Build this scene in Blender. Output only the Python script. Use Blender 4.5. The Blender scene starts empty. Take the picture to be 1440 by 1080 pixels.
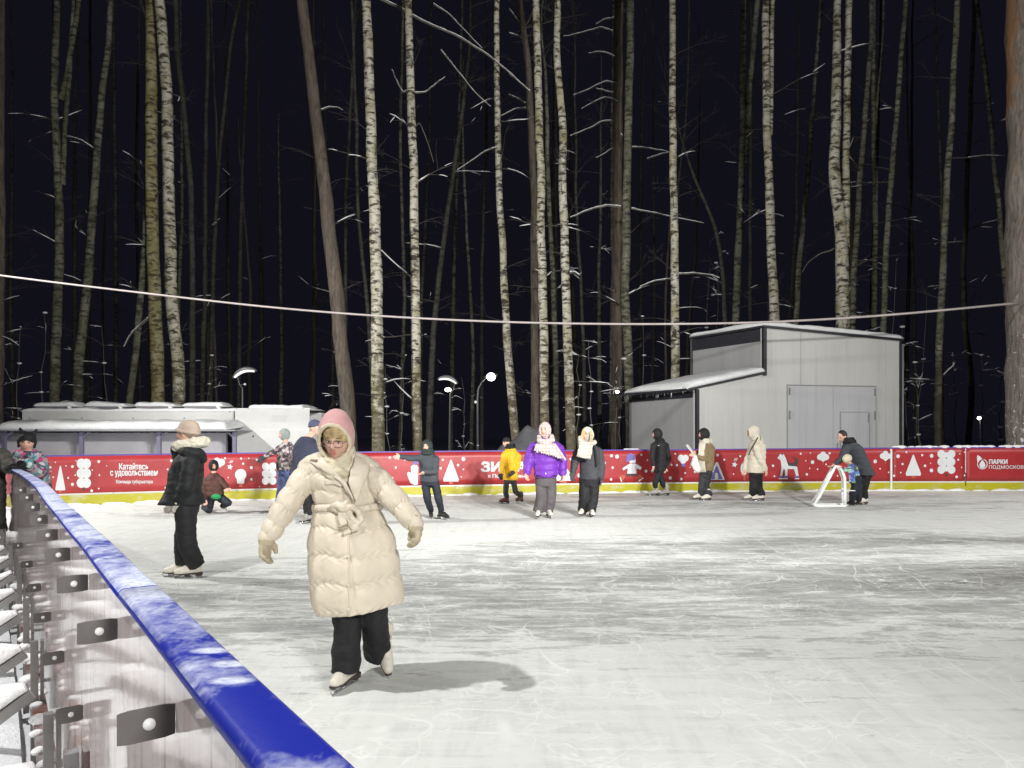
import bpy, bmesh, math, random
import numpy as np
from mathutils import Vector, Matrix, noise as mnoise
PI = math.pi
V = Vector
random.seed(7)
scene = bpy.context.scene
COL = scene.collection
CAM_H = 1.5
HOR = 614.0           # horizon row in the 1440x1080 photograph
F = 1000.0            # focal length in the same pixels

def W(px, py, D):
    """point D metres ahead of the camera seen at photo pixel (px, py)"""
    return V(((px - 720.0) / F * D, D, CAM_H + (HOR - py) / F * D))
def G(px, py):
    """point of the ice seen at photo pixel (px, py)"""
    D = CAM_H * F / (py - HOR)
    p = W(px, py, D); p.z = 0.0
    return p
def lerp(a, b, t): return a + (b - a) * t
def interp(x, tab):
    if x <= tab[0][0]: return tab[0][1]
    for (x0, y0), (x1, y1) in zip(tab, tab[1:]):
        if x <= x1: return lerp(y0, y1, (x - x0) / (x1 - x0))
    return tab[-1][1]
def hsh(a): 
    return (math.sin(a * 12.9898) * 43758.5453) % 1.0

# ---------------------------------------------------------------- objects
LOC = {}
def tag(o, label=None, cat=None, group=None, kind=None):
    if label: o['label'] = label
    if cat: o['category'] = cat
    if group: o['group'] = group
    if kind: o['kind'] = kind
    return o
def thing(name, label, cat, loc, group=None):
    o = bpy.data.objects.new(name, None)
    COL.objects.link(o)
    o.location = loc
    o.empty_display_size = 0.2
    LOC[o.name] = V(loc)
    return tag(o, label, cat, group)
def link(name, me, mat, parent=None, smooth=True):
    """link a mesh given in world coordinates as one object (parented under its thing)"""
    o = bpy.data.objects.new(name, me)
    COL.objects.link(o)
    if mat is not None:
        if isinstance(mat, (list, tuple)):
            for m in mat: me.materials.append(m)
        else:
            me.materials.append(mat)
    if parent is not None:
        o.parent = parent
        base = LOC[parent.name]
        LOC[o.name] = base
        if base.length: me.transform(Matrix.Translation(-base))
    else:
        LOC[o.name] = V((0, 0, 0))
    if smooth and len(me.polygons):
        me.polygons.foreach_set('use_smooth', [True] * len(me.polygons))
    me.update()
    return o

class MB:
    """collects shapes into one mesh"""
    def __init__(s): s.v = []; s.f = []; s.m = []
    def add(s, vs, fs, mi=0):
        n = len(s.v)
        s.v.extend([tuple(p) for p in vs])
        for f in fs:
            s.f.append(tuple(i + n for i in f)); s.m.append(mi)
    def box(s, c, sx, sy, sz, ax=None, ay=None, az=None, mi=0):
        ax = ax or V((1, 0, 0)); ay = ay or V((0, 1, 0)); az = az or V((0, 0, 1))
        c = V(c); vs = []
        for i in (-.5, .5):
            for j in (-.5, .5):
                for k in (-.5, .5):
                    vs.append(c + ax * (i * sx) + ay * (j * sy) + az * (k * sz))
        s.add(vs, [(0, 1, 3, 2), (4, 6, 7, 5), (0, 4, 5, 1), (2, 3, 7, 6), (0, 2, 6, 4), (1, 5, 7, 3)], mi)
    def prism(s, poly, vec, mi=0):
        n = len(poly); vec = V(vec)
        vs = [V(p) for p in poly] + [V(p) + vec for p in poly]
        fs = [tuple(range(n))[::-1], tuple(range(n, 2 * n))]
        for i in range(n):
            j = (i + 1) % n
            fs.append((i, j, j + n, i + n))
        s.add(vs, fs, mi)
    def tube(s, pts, rad, seg=10, cap=True, mi=0, jitter=0.0, squash=1.0, seed=0):
        pts = [V(p) for p in pts]
        if not isinstance(rad, (list, tuple)): rad = [rad] * len(pts)
        n = len(pts)
        up = V((0, 0, 1))
        t0 = (pts[1] - pts[0]).normalized()
        a = t0.cross(up)
        if a.length < .05: a = t0.cross(V((0, 1, 0)))
        a.normalize()
        vs = []
        for i, p in enumerate(pts):
            t = (pts[min(i + 1, n - 1)] - pts[max(i - 1, 0)])
            if t.length < 1e-9: t = V((0, 0, 1))
            t.normalize()
            a = (a - t * a.dot(t))
            if a.length < 1e-6: a = t.orthogonal()
            a.normalize()
            b = t.cross(a)
            for k in range(seg):
                th = 2 * PI * k / seg
                r = rad[i]
                if jitter: r *= 1 + jitter * mnoise.noise(V((math.cos(th) * 1.3 + seed, math.sin(th) * 1.3, i * .6)))
                vs.append(p + a * (math.cos(th) * r) + b * (math.sin(th) * r * squash))
        fs = []
        for i in range(n - 1):
            for k in range(seg):
                k2 = (k + 1) % seg
                fs.append((i * seg + k, i * seg + k2, (i + 1) * seg + k2, (i + 1) * seg + k))
        if cap:
            fs.append(tuple(range(seg))[::-1]); fs.append(tuple(range((n - 1) * seg, n * seg)))
        s.add(vs, fs, mi)
    def limb(s, pts, rad, seg=14, mi=0):
        """rounded tapered tube: closed hemispheres at both ends"""
        pts = [V(p) for p in pts]; rad = list(rad)
        d0 = (pts[0] - pts[1]).normalized(); d1 = (pts[-1] - pts[-2]).normalized()
        P = []; R = []
        for a in (85, 60, 30): P.append(pts[0] + d0 * rad[0] * math.sin(math.radians(a))); R.append(rad[0] * math.cos(math.radians(a)))
        # resample the chain a little so bends are round
        for i in range(len(pts) - 1):
            for q in range(4):
                t = q / 4; P.append(pts[i].lerp(pts[i + 1], t)); R.append(lerp(rad[i], rad[i + 1], t))
        P.append(pts[-1]); R.append(rad[-1])
        for a in (30, 60, 85): P.append(pts[-1] + d1 * rad[-1] * math.sin(math.radians(a))); R.append(rad[-1] * math.cos(math.radians(a)))
        s.tube(P, R, seg, True, mi)
        for p, r in zip(pts[1:-1], rad[1:-1]): s.ell(p, (r, r, r), None, 12, 8, mi)
    def ell(s, c, r, R=None, seg=20, rings=12, mi=0):
        c = V(c); vs = []
        for i in range(rings + 1):
            ph = PI * i / rings
            for k in range(seg):
                th = 2 * PI * k / seg
                p = V((r[0] * math.sin(ph) * math.cos(th), r[1] * math.sin(ph) * math.sin(th), r[2] * math.cos(ph)))
                if i == 0 or i == rings: p.x *= .01; p.y *= .01
                vs.append(c + (R @ p if R else p))
        fs = []
        for i in range(rings):
            for k in range(seg):
                k2 = (k + 1) % seg
                fs.append((i * seg + k, (i + 1) * seg + k, (i + 1) * seg + k2, i * seg + k2))
        fs.append(tuple(range(seg))); fs.append(tuple(range(rings * seg, (rings + 1) * seg))[::-1])
        s.add(vs, fs, mi)
    def loft(s, secs, seg=28, mi=0, p=2.3):
        """secs: (centre, ax, ay) vectors; superellipse sections"""
        vs = []
        for c, ax, ay in secs:
            for k in range(seg):
                th = 2 * PI * k / seg
                cx, sy = math.cos(th), math.sin(th)
                x = math.copysign(abs(cx) ** (2 / p), cx); y = math.copysign(abs(sy) ** (2 / p), sy)
                vs.append(V(c) + ax * x + ay * y)
        fs = []
        n = len(secs)
        for i in range(n - 1):
            for k in range(seg):
                k2 = (k + 1) % seg
                fs.append((i * seg + k, i * seg + k2, (i + 1) * seg + k2, (i + 1) * seg + k))
        fs.append(tuple(range(seg))[::-1]); fs.append(tuple(range((n - 1) * seg, n * seg)))
        s.add(vs, fs, mi)
    def mesh(s, name='m'):
        me = bpy.data.meshes.new(name)
        me.from_pydata(s.v, [], s.f)
        if any(s.m): me.polygons.foreach_set('material_index', s.m)
        me.validate()
        bm = bmesh.new(); bm.from_mesh(me); bmesh.ops.recalc_face_normals(bm, faces=bm.faces[:]); bm.to_mesh(me); bm.free()
        me.update()
        return me
    def build(s, name, mat, parent=None, smooth=True):
        return link(name, s.mesh(name), mat, parent, smooth)
    def blend(s, name, mat, parent=None, voxel=.012, smooth=4, post=None, wrinkle=0, wscale=9, sub=0):
        """all shapes fused to ONE continuous skin"""
        me = s.mesh(name)
        o = bpy.data.objects.new('tmp', me); COL.objects.link(o)
        m = o.modifiers.new('r', 'REMESH'); m.mode = 'VOXEL'; m.voxel_size = voxel; m.adaptivity = 0
        if smooth:
            q = o.modifiers.new('s', 'SMOOTH'); q.factor = .5; q.iterations = smooth
        dg = bpy.context.evaluated_depsgraph_get()
        me2 = bpy.data.meshes.new_from_object(o.evaluated_get(dg))
        bpy.data.objects.remove(o); bpy.data.meshes.remove(me)
        me2.name = name; me2.materials.clear()
        if wrinkle or post:
            nn = len(me2.vertices)
            co = np.empty(nn * 3); me2.vertices.foreach_get('co', co); co = co.reshape(-1, 3)
            no = np.empty(nn * 3); me2.vertices.foreach_get('normal', no); no = no.reshape(-1, 3)
            d = np.zeros(nn)
            if wrinkle:
                for i in range(nn):
                    c = co[i]
                    d[i] += wrinkle * mnoise.fractal(V((c[0] * wscale, c[1] * wscale, c[2] * wscale * 1.6)), 1.0, 2.0, 2)
            if post: d += post(co, no)
            co = co + no * d[:, None]
            me2.vertices.foreach_set('co', co.ravel())
            me2.update()
        return link(name, me2, mat, parent, True)

# ---------------------------------------------------------------- materials
class NT:
    def __init__(s, name):
        s.m = bpy.data.materials.new(name); s.m.use_nodes = True
        s.t = s.m.node_tree; s.b = s.t.nodes['Principled BSDF']; s.out = s.t.nodes['Material Output']
        s.co = None
    def n(s, typ, **kw):
        x = s.t.nodes.new(typ)
        for k, v in kw.items(): setattr(x, k, v)
        return x
    def l(s, a, b): s.t.links.new(a, b)
    def coords(s, scale=(1, 1, 1), kind='Object', rot=(0, 0, 0)):
        if s.co is None: s.co = s.n('ShaderNodeTexCoord')
        mp = s.n('ShaderNodeMapping'); mp.inputs['Scale'].default_value = scale; mp.inputs['Rotation'].default_value = rot
        s.l(s.co.outputs[kind], mp.inputs['Vector'])
        return mp.outputs['Vector']
    def noise(s, vec, scale=5, detail=4, rough=.55, dist=0):
        x = s.n('ShaderNodeTexNoise'); s.l(vec, x.inputs['Vector'])
        x.inputs['Scale'].default_value = scale; x.inputs['Detail'].default_value = detail
        x.inputs['Roughness'].default_value = rough; x.inputs['Distortion'].default_value = dist
        return x.outputs['Fac']
    def voro(s, vec, scale=5, feature='F1', out='Distance', rnd=1.0):
        x = s.n('ShaderNodeTexVoronoi', feature=feature); s.l(vec, x.inputs['Vector'])
        x.inputs['Scale'].default_value = scale; x.inputs['Randomness'].default_value = rnd
        return x.outputs[out]
    def ramp(s, fac, stops, interp='LINEAR'):
        x = s.n('ShaderNodeValToRGB'); s.l(fac, x.inputs['Fac'])
        cr = x.color_ramp; cr.interpolation = interp
        while len(cr.elements) < len(stops): cr.elements.new(.5)
        for e, (p, c) in zip(cr.elements, stops):
            e.position = p
            if not isinstance(c, (tuple, list)): c = (c, c, c)
            e.color = (*c, 1)
        return x.outputs['Color']
    def math(s, op, a, b=None, clamp=False):
        x = s.n('ShaderNodeMath', operation=op); x.use_clamp = clamp
        for i, q in enumerate((a, b)):
            if q is None: continue
            if isinstance(q, (int, float)): x.inputs[i].default_value = q
            else: s.l(q, x.inputs[i])
        return x.outputs[0]
    def mix(s, fac, a, b, mode='MIX'):
        x = s.n('ShaderNodeMixRGB', blend_type=mode)
        for q, i in ((fac, 0), (a, 1), (b, 2)):
            if isinstance(q, (int, float)): x.inputs[i].default_value = q if i == 0 else (q, q, q, 1)
            elif isinstance(q, (tuple, list)): x.inputs[i].default_value = (*q, 1)
            else: s.l(q, x.inputs[i])
        return x.outputs[0]
    def color(s, c):
        if isinstance(c, (tuple, list)): s.b.inputs['Base Color'].default_value = (*c, 1)
        else: s.l(c, s.b.inputs['Base Color'])
    def set(s, **kw):
        names = dict(rough='Roughness', metal='Metallic', spec='Specular IOR Level', coat='Coat Weight', sheen='Sheen Weight', trans='Transmission Weight', coatr='Coat Roughness', sss='Subsurface Weight')
        for k, v in kw.items():
            i = s.b.inputs[names[k]]
            if isinstance(v, (int, float)): i.default_value = v
            else: s.l(v, i)
    def bump(s, h, strength=.3, dist=.01, prev=None):
        x = s.n('ShaderNodeBump'); x.inputs['Strength'].default_value = strength; x.inputs['Distance'].default_value = dist
        s.l(h, x.inputs['Height'])
        if prev is not None: s.l(prev, x.inputs['Normal'])
        s.l(x.outputs[0], s.b.inputs['Normal'])
        return x.outputs[0]

def pm(name, col, rough=.65, var=.18, vscale=6, bump=.25, bscale=45, bdist=.006, metal=0, spec=.4, coat=0, sheen=0):
    """plain material with mottling and surface grain"""
    t = NT(name)
    v = t.coords()
    n1 = t.noise(v, vscale, 5, .6)
    a = tuple(max(0, c * (1 - var)) for c in col); b = tuple(min(1, c * (1 + var)) for c in col)
    t.color(t.ramp(n1, [(.3, a), (.7, b)]))
    if bump: t.bump(t.noise(v, bscale, 3, .6), bump, bdist)
    t.set(rough=rough, metal=metal, spec=spec, coat=coat, sheen=sheen)
    return t.m
def glow(name, col, strength):
    t = NT(name); t.color((.02, .02, .02))
    t.b.inputs['Emission Color'].default_value = (*col, 1); t.b.inputs['Emission Strength'].default_value = strength
    return t.m
M = {}
# ================================================================= materials
def ice_mat():
    t = NT('ice'); v = t.coords()
    big = t.noise(t.coords((.16, .42, 1), rot=(0, 0, -.12)), 1.0, 4, .6, .6)
    streak = t.noise(t.coords((.75, 3.0, 1), rot=(0, 0, .16)), 1.6, 8, .72, .8)
    streak2 = t.noise(t.coords((.9, 4.2, 1), rot=(0, 0, -.3)), 2.2, 8, .74, 1.2)
    fine = t.noise(v, 22, 6, .75)
    cover = t.math('ADD', t.math('MULTIPLY', big, .62), t.math('ADD', t.math('MULTIPLY', streak, .75), t.math('MULTIPLY', streak2, .52)))
    cover = t.math('ADD', cover, t.math('MULTIPLY', fine, .16))
    # worn lane of bare ice across the middle of the rink and the polished patch to its right
    def blob(cx, cy, rx, ry, rot, amt):
        mp = t.n('ShaderNodeMapping'); mp.vector_type = 'TEXTURE'
        mp.inputs['Location'].default_value = (cx, cy, 0); mp.inputs['Rotation'].default_value = (0, 0, rot); mp.inputs['Scale'].default_value = (rx, ry, 1)
        t.l(t.co.outputs['Object'], mp.inputs['Vector'])
        g = t.n('ShaderNodeTexGradient', gradient_type='SPHERICAL'); t.l(mp.outputs[0], g.inputs[0])
        return t.math('MULTIPLY', g.outputs['Fac'], amt)
    for q in ICE_WORN_LIT:
        cover = t.math('SUBTRACT', cover, blob(*q))
    def lines(scale, sx, sy, rot, width, detail=2, dist=.6):
        n = t.noise(t.coords((sx, sy, 1), rot=(0, 0, rot)), scale, detail, .5, dist)
        d = t.math('ABSOLUTE', t.math('SUBTRACT', n, .5))
        return t.ramp(d, [(0, 1.0), (width, 0.0)])
    L = t.math('MAXIMUM', lines(1.1, 1, 1.1, .4, .006), lines(.9, 1.1, .8, 1.7, .005))
    L = t.math('MAXIMUM', L, lines(2.3, .8, 1.2, .9, .010))
    L = t.math('MAXIMUM', L, lines(.55, 1.4, .7, 2.6, .0035, 1, .3))
    L = t.math('MAXIMUM', L, t.math('MULTIPLY', lines(4.1, .7, 1.3, 2.0, .018), .6))
    L = t.math('MAXIMUM', L, t.math('MULTIPLY', lines(3.2, 1.0, 1.1, .2, .022, 3, .9), t.ramp(t.noise(v, .9, 3), [(.42, 0.0), (.58, .9)])))
    L = t.math('MULTIPLY', L, t.ramp(t.noise(v, 1.7, 3), [(.38, .15), (.62, 1.0)]))
    base = t.ramp(cover, [(.60, (.22, .225, .225)), (.86, (.42, .43, .425)), (1.04, (.63, .645, .63)), (1.32, (.77, .785, .765))])
    sw = t.math('ADD', t.math('MULTIPLY', t.noise(t.coords((.8, 7, 1), rot=(0, 0, .55)), 1.5, 5, .6, .5), .5), t.math('MULTIPLY', t.noise(t.coords((7, .9, 1), rot=(0, 0, .35)), 1.3, 5, .6, .5), .5))
    col = t.mix(.45, base, t.ramp(sw, [(.36, (.62, .64, .61)), (.5, (.93, .94, .90)), (.62, (1, 1, .97))]), 'MULTIPLY')
    col = t.mix(t.math('MULTIPLY', L, .8), col, (.92, .94, .91))
    dark = t.math('MULTIPLY', lines(1.4, 1.0, .9, 3.3, .004), t.ramp(t.noise(v, 2.4, 2), [(.5, 0.0), (.7, .35)]))
    col = t.mix(dark, col, (.25, .25, .26))
    t.color(col)
    t.set(rough=t.ramp(cover, [(.7, .26), (1.05, .7)]), spec=.35)
    h = t.math('ADD', t.math('MULTIPLY', cover, .5), t.math('ADD', t.math('MULTIPLY', L, .3), t.math('MULTIPLY', fine, .5)))
    t.bump(h, .5, .006)
    return t.m
# (cx, cy, half-width, half-length, rotation, amount) of areas skated bare; negative ones whiter, the far ones painting in a floodlit band
ICE_WORN_LIT = [(2.0, 3.0, 8, 3.2, 0, -.16), (0.0, 12.6, 12, 2.0, .1, -.22), (-4.0, 10.6, 6.5, 2.6, .25, -.22), (3.4, 7.3, 8.5, 2.6, -.04, .14), (5.8, 7.8, 3.4, 1.2, .1, .36), (-1.6, 5.9, 3.0, 2.2, .2, .09), (7.2, 10.2, 4.5, .9, .0, .24), (3.0, 10.0, 4.0, .7, .05, .15)]

def snow_mat(name='snow', tint=(.80, .82, .84)):
    t = NT(name); v = t.coords()
    n = t.noise(v, 3, 6, .65)
    t.color(t.ramp(n, [(.3, tuple(c * .86 for c in tint)), (.7, tint)]))
    t.set(rough=.75, spec=.3)
    t.bump(t.math('ADD', t.noise(v, 9, 6, .7), t.math('MULTIPLY', t.noise(v, 60, 3), .25)), .8, .04)
    return t.m

def bark(name, white, lichen, dash, lam=.5, dashy=1.0, grime=(.06, .055, .045), darkbase=True):
    """birch bark: pale skin, dark broken horizontal dashes, olive lichen, rough dark patches"""
    t = NT(name)
    oi = t.n('ShaderNodeObjectInfo')
    add = t.n('ShaderNodeVectorMath', operation='ADD')
    tc = t.n('ShaderNodeTexCoord'); sc = t.n('ShaderNodeVectorMath', operation='SCALE'); sc.inputs['Scale'].default_value = 37.0
    comb = t.n('ShaderNodeCombineXYZ')
    for i in range(3): t.l(oi.outputs['Random'], comb.inputs[i])
    t.l(comb.outputs[0], sc.inputs[0]); t.l(tc.outputs['Object'], add.inputs[0]); t.l(sc.outputs[0], add.inputs[1])
    def mapped(scale):
        mp = t.n('ShaderNodeMapping'); mp.inputs['Scale'].default_value = scale; t.l(add.outputs[0], mp.inputs['Vector']); return mp.outputs[0]
    v = mapped((1, 1, 1))
    d1 = t.noise(mapped((2.6, 2.6, 7.5)), 1.0, 5, .62, .5)
    d2 = t.noise(mapped((5.5, 5.5, 26)), 1.0, 3, .6, .2)
    dm = t.math('MAXIMUM', t.ramp(d1, [(.53 - .05 * dashy, 0.0), (.59, 1.0)]), t.math('MULTIPLY', t.ramp(d2, [(.60, 0.0), (.66, 1.0)]), .85))
    base = t.mix(t.ramp(t.noise(mapped((1.5, 1.5, .8)), 1.4, 5, .65), [(.5 - lam * .25, 0.0), (.72 - lam * .2, 1.0)]), white, lichen)
    base = t.mix(t.math('MULTIPLY', t.noise(v, 14, 4), .35), base, tuple(c * .55 for c in white))
    col = t.mix(dm, base, dash)
    if darkbase:
        low = t.n('ShaderNodeSeparateXYZ'); t.l(tc.outputs['Object'], low.inputs[0])
        lo = t.math('ADD', t.ramp(t.math('DIVIDE', low.outputs['Z'], 14.0), [(.05, .55), (.5, .0)]), t.math('MULTIPLY', t.math('SUBTRACT', t.noise(v, 3.2, 4, .7), .5), 1.6))
        col = t.mix(t.ramp(lo, [(.22, 0.0), (.42, .85)]), col, grime)
    t.color(col); t.set(rough=.85, spec=.2)
    t.bump(t.math('ADD', t.math('MULTIPLY', dm, -.6), t.noise(v, 30, 4, .7)), .6, .02)
    return t.m
M['birch'] = bark('birch_bark', (.55, .53, .44), (.27, .25, .12), (.05, .042, .032), .25, .75, (.10, .085, .05))
M['birch_yellow'] = bark('birch_bark_lichen', (.40, .37, .25), (.24, .22, .085), (.07, .055, .03), .75, .7, (.15, .125, .055))
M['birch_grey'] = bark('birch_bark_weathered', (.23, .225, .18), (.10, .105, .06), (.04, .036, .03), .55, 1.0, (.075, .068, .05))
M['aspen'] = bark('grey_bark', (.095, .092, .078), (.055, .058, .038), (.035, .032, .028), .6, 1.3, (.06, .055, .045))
def pine_bark(name, c1, c2, c3, snowy=False):
    t = NT(name)
    v = t.coords((1, 1, .22))
    vv = t.noise(t.coords((9, 9, 1.8)), 1.0, 6, .7, .8)
    col = t.ramp(vv, [(.3, c1), (.52, c2), (.7, c3)])
    v3 = t.coords((1, 1, 1))
    if snowy:
        z = t.n('ShaderNodeSeparateXYZ'); t.l(t.co.outputs['Object'], z.inputs[0])
        s = t.math('ADD', t.math('SUBTRACT', t.noise(v3, 7, 5, .7), .70), t.ramp(t.math('DIVIDE', z.outputs['Z'], 10.0), [(.1, .13), (.8, -.1)]))
        col = t.mix(t.ramp(s, [(.0, 0.0), (.02, 1.0)]), col, (.78, .8, .82))
        p = t.math('ADD', t.ramp(t.math('DIVIDE', z.outputs['Z'], 14.0), [(.72, -.5), (.9, .12)]), t.math('SUBTRACT', t.noise(t.coords((2, 2, .5)), 1.4, 3), .5))
        col = t.mix(t.ramp(p, [(.08, 0.0), (.22, .7)]), col, (.42, .20, .075))
    t.color(col); t.set(rough=.9, spec=.15)
    t.bump(vv, 1.0, .05)
    return t.m
M['pine'] = pine_bark('pine_bark', (.045, .040, .034), (.125, .105, .085), (.18, .145, .115))
M['pine_big'] = pine_bark('pine_bark_snowy', (.085, .075, .066), (.24, .21, .185), (.34, .30, .268), True)
M['twig'] = pm('twig', (.055, .047, .042), .9, .3, 3, 0)
M['twig_grey'] = pm('twig_grey', (.12, .11, .09), .9, .3, 3, 0)
M['snow'] = snow_mat()
M['snow_clump'] = snow_mat('snow_clump', (.88, .89, .90))

def blue_cap():
    t = NT('blue_plastic'); v = t.coords()
    p = t.noise(t.coords((1, 1, 1)), 3.6, 5, .68, .4)
    q = t.noise(t.coords((6, 3, 1), rot=(0, 0, .6)), 2.6, 4, .7)
    s = t.math('ADD', t.math('MULTIPLY', p, .75), t.math('MULTIPLY', q, .4))
    # frost gathers in a few long stretches
    z = t.n('ShaderNodeSeparateXYZ'); t.l(t.co.outputs['Object'], z.inputs[0])
    st = t.ramp(t.math('DIVIDE', z.outputs['Y'], 10.0), [(.0, .19), (.062, .17), (.068, .06), (.078, .07), (.085, .15), (.105, .06), (.13, .17), (.19, .20), (.28, .22), (.42, .2), (.7, .24)])
    s = t.math('ADD', s, st)
    geo = t.n('ShaderNodeNewGeometry'); nz = t.n('ShaderNodeSeparateXYZ'); t.l(geo.outputs['True Normal'], nz.inputs[0])
    upf = t.ramp(nz.outputs['Z'], [(.3, 0.0), (.8, 1.0)])
    f = t.math('MULTIPLY', t.ramp(s, [(.63, 0.0), (.82, .85)]), upf)
    spots = t.math('MULTIPLY', t.ramp(t.voro(t.coords((1.2, 2.2, 1), rot=(0, 0, .63)), 8.0), [(.18, .85), (.34, 0.0)]), t.ramp(t.noise(v, 3, 3), [(.33, 0.0), (.44, 1.0)]))
    f = t.math('MAXIMUM', f, t.math('MULTIPLY', spots, upf))
    f = t.math('MULTIPLY', f, t.ramp(t.noise(v, 70, 3, .7), [(.25, .45), (.6, 1.0)]))
    t.color(t.mix(f, (.006, .018, .34), (.75, .8, .9)))
    t.set(rough=t.math('ADD', t.math('MULTIPLY', f, .4), .46), spec=.4)
    t.bump(t.math('ADD', f, t.math('MULTIPLY', t.noise(v, 40, 3), .3)), .4, .006)
    return t.m
M['blue'] = blue_cap()
M['blue_far'] = pm('blue_rail_far', (.10, .06, .32), .4, .2, 2, 0)
def board_outer():
    """glossy milky sheet with rusty melt-water runs"""
    t = NT('board_sheet'); v = t.coords()
    run = t.noise(t.coords((9, 9, .35)), 1.0, 5, .7, .15)
    run2 = t.noise(t.coords((26, 26, .8)), 1.0, 4, .7)
    col = t.ramp(t.math('ADD', t.math('MULTIPLY', run, .7), t.math('MULTIPLY', run2, .3)), [(.30, (.42, .25, .24)), (.38, (.70, .60, .59)), (.47, (.84, .77, .76)), (.62, (.72, .59, .58))])
    drip = t.math('MULTIPLY', t.ramp(t.noise(t.coords((30, 30, .55)), 1.0, 2, .5), [(.62, 0.0), (.68, 1.0)]), t.ramp(t.noise(v, 2.2, 2), [(.44, 0.0), (.56, .8)]))
    t.color(t.mix(drip, col, (.16, .05, .045)))
    t.set(rough=.045, spec=.6)
    t.bump(t.math('ADD', run, t.math('MULTIPLY', t.noise(v, 5, 2), .5)), .03, .02)
    return t.m
M['board'] = board_outer()
M['steel'] = pm('galvanised_steel', (.23, .225, .22), .5, .2, 7, .15, 60, .002, metal=.6)
def rusty():
    t = NT('rusty_steel'); v = t.coords()
    r = t.ramp(t.noise(t.coords((6, 6, 2)), 1.4, 6, .7), [(.42, 0.0), (.6, 1.0)])
    t.color(t.mix(r, (.24, .24, .245), (.11, .035, .022))); t.set(rough=.6, metal=.3)
    t.bump(t.noise(v, 50, 4), .3, .004); return t.m
M['rust'] = rusty()
M['plate'] = pm('bracket_plate', (.115, .106, .104), .5, .15, 9, .1, 50, .002)
M['bolt'] = pm('bolt_zinc', (.85, .85, .84), .5, .05, 9, 0)
M['white_panel'] = pm('white_panel', (.72, .72, .70), .45, .06, 2, .05, 30)
def kick():
    t = NT('yellow_kickplate'); v = t.coords()
    s = t.ramp(t.noise(t.coords((1.6, 1.6, 4)), 1.3, 6, .72), [(.52, 0.0), (.66, .8)])
    t.color(t.mix(s, (.43, .40, .012), (.50, .49, .30))); t.set(rough=.4)
    t.bump(t.noise(v, 18, 3), .15, .01); return t.m
M['yellow'] = kick()
def red_banner():
    t = NT('red_banner'); v = t.coords()
    t.color(t.ramp(t.noise(v, 1.1, 4, .6), [(.3, (.33, .022, .028)), (.7, (.42, .030, .036))])); t.set(rough=.42, spec=.5)
    t.bump(t.noise(t.coords((1.2, 1.2, .7)), 1.6, 3, .5), .25, .06); return t.m
M['red'] = red_banner()
M['print_white'] = pm('print_white', (.66, .68, .70), .5, .05, 3, 0)
M['print_orange'] = pm('print_orange', (.45, .10, .045), .5, .05, 3, 0)
M['print_purple'] = pm('print_purple', (.17, .14, .42), .5, .05, 3, 0)
M['print_green'] = pm('print_green', (.05, .055, .03), .5, .05, 3, 0)
M['print_dark'] = pm('print_dark', (.06, .05, .055), .5, .05, 3, 0)
def cladding(name, col, sx=0):
    t = NT(name); v = t.coords()
    n = t.noise(t.coords((.8, .8, .25)), 1.2, 4, .6)
    st = t.ramp(t.noise(t.coords((5, 5, .22)), 1.0, 5, .65), [(.5, 1.0), (.72, .9)])
    t.color(t.mix(1.0, t.ramp(n, [(.3, tuple(c * .9 for c in col)), (.7, col)]), st, 'MULTIPLY'))
    w = t.n('ShaderNodeTexWave', wave_type='BANDS', bands_direction='X'); t.l(t.coords((1, 1, 0), rot=(0, 0, 0)), w.inputs['Vector']); w.inputs['Scale'].default_value = 6; w.inputs['Distortion'].default_value = 0
    t.bump(t.math('ADD', t.math('MULTIPLY', w.outputs['Fac'], .35), t.noise(v, 2, 3)), .18, .02)
    t.set(rough=.5, spec=.35); return t.m
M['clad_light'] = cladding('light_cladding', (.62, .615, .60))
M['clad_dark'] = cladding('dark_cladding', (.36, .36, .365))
M['door_grey'] = cladding('door_cladding', (.55, .55, .57))
M['trim_black'] = pm('black_trim', (.022, .022, .03), .5, .2, 4, 0)
M['hinge'] = pm('hinge_grey', (.27, .27, .285), .5, .1, 4, 0)
M['kiosk_white'] = pm('kiosk_white', (.58, .58, .57), .55, .06, 1.5, .1, 12)
M['kiosk_grey'] = pm('kiosk_grey', (.62, .60, .64), .6, .1, 1.2, .1, 12)
M['post_lilac'] = pm('post_lilac', (.16, .15, .22), .5, .1, 3, 0)
M['tarp'] = pm('tarpaulin', (.10, .10, .108), .7, .25, 1.5, .5, 4, .1)
M['tube_white'] = pm('white_plastic_tube', (.82, .83, .82), .35, .04, 3, 0)
M['cable'] = pm('cable_sheath', (.46, .41, .40), .6, .12, 2, .2, 30)
M['lamp_grey'] = pm('lamp_housing', (.22, .21, .22), .4, .1, 3, 0, metal=.4)
M['pole'] = pm('lamp_pole', (.12, .12, .12), .5, .15, 3, 0, metal=.3)
M['lamp_on'] = glow('lamp_lit', (1, .98, .95), 18)
M['lamp_dim'] = glow('lamp_diffuser_lit', (1, .97, .93), 1.3)
M['lamp_warm'] = glow('bulb_lit', (1, .88, .75), 8)
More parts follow.
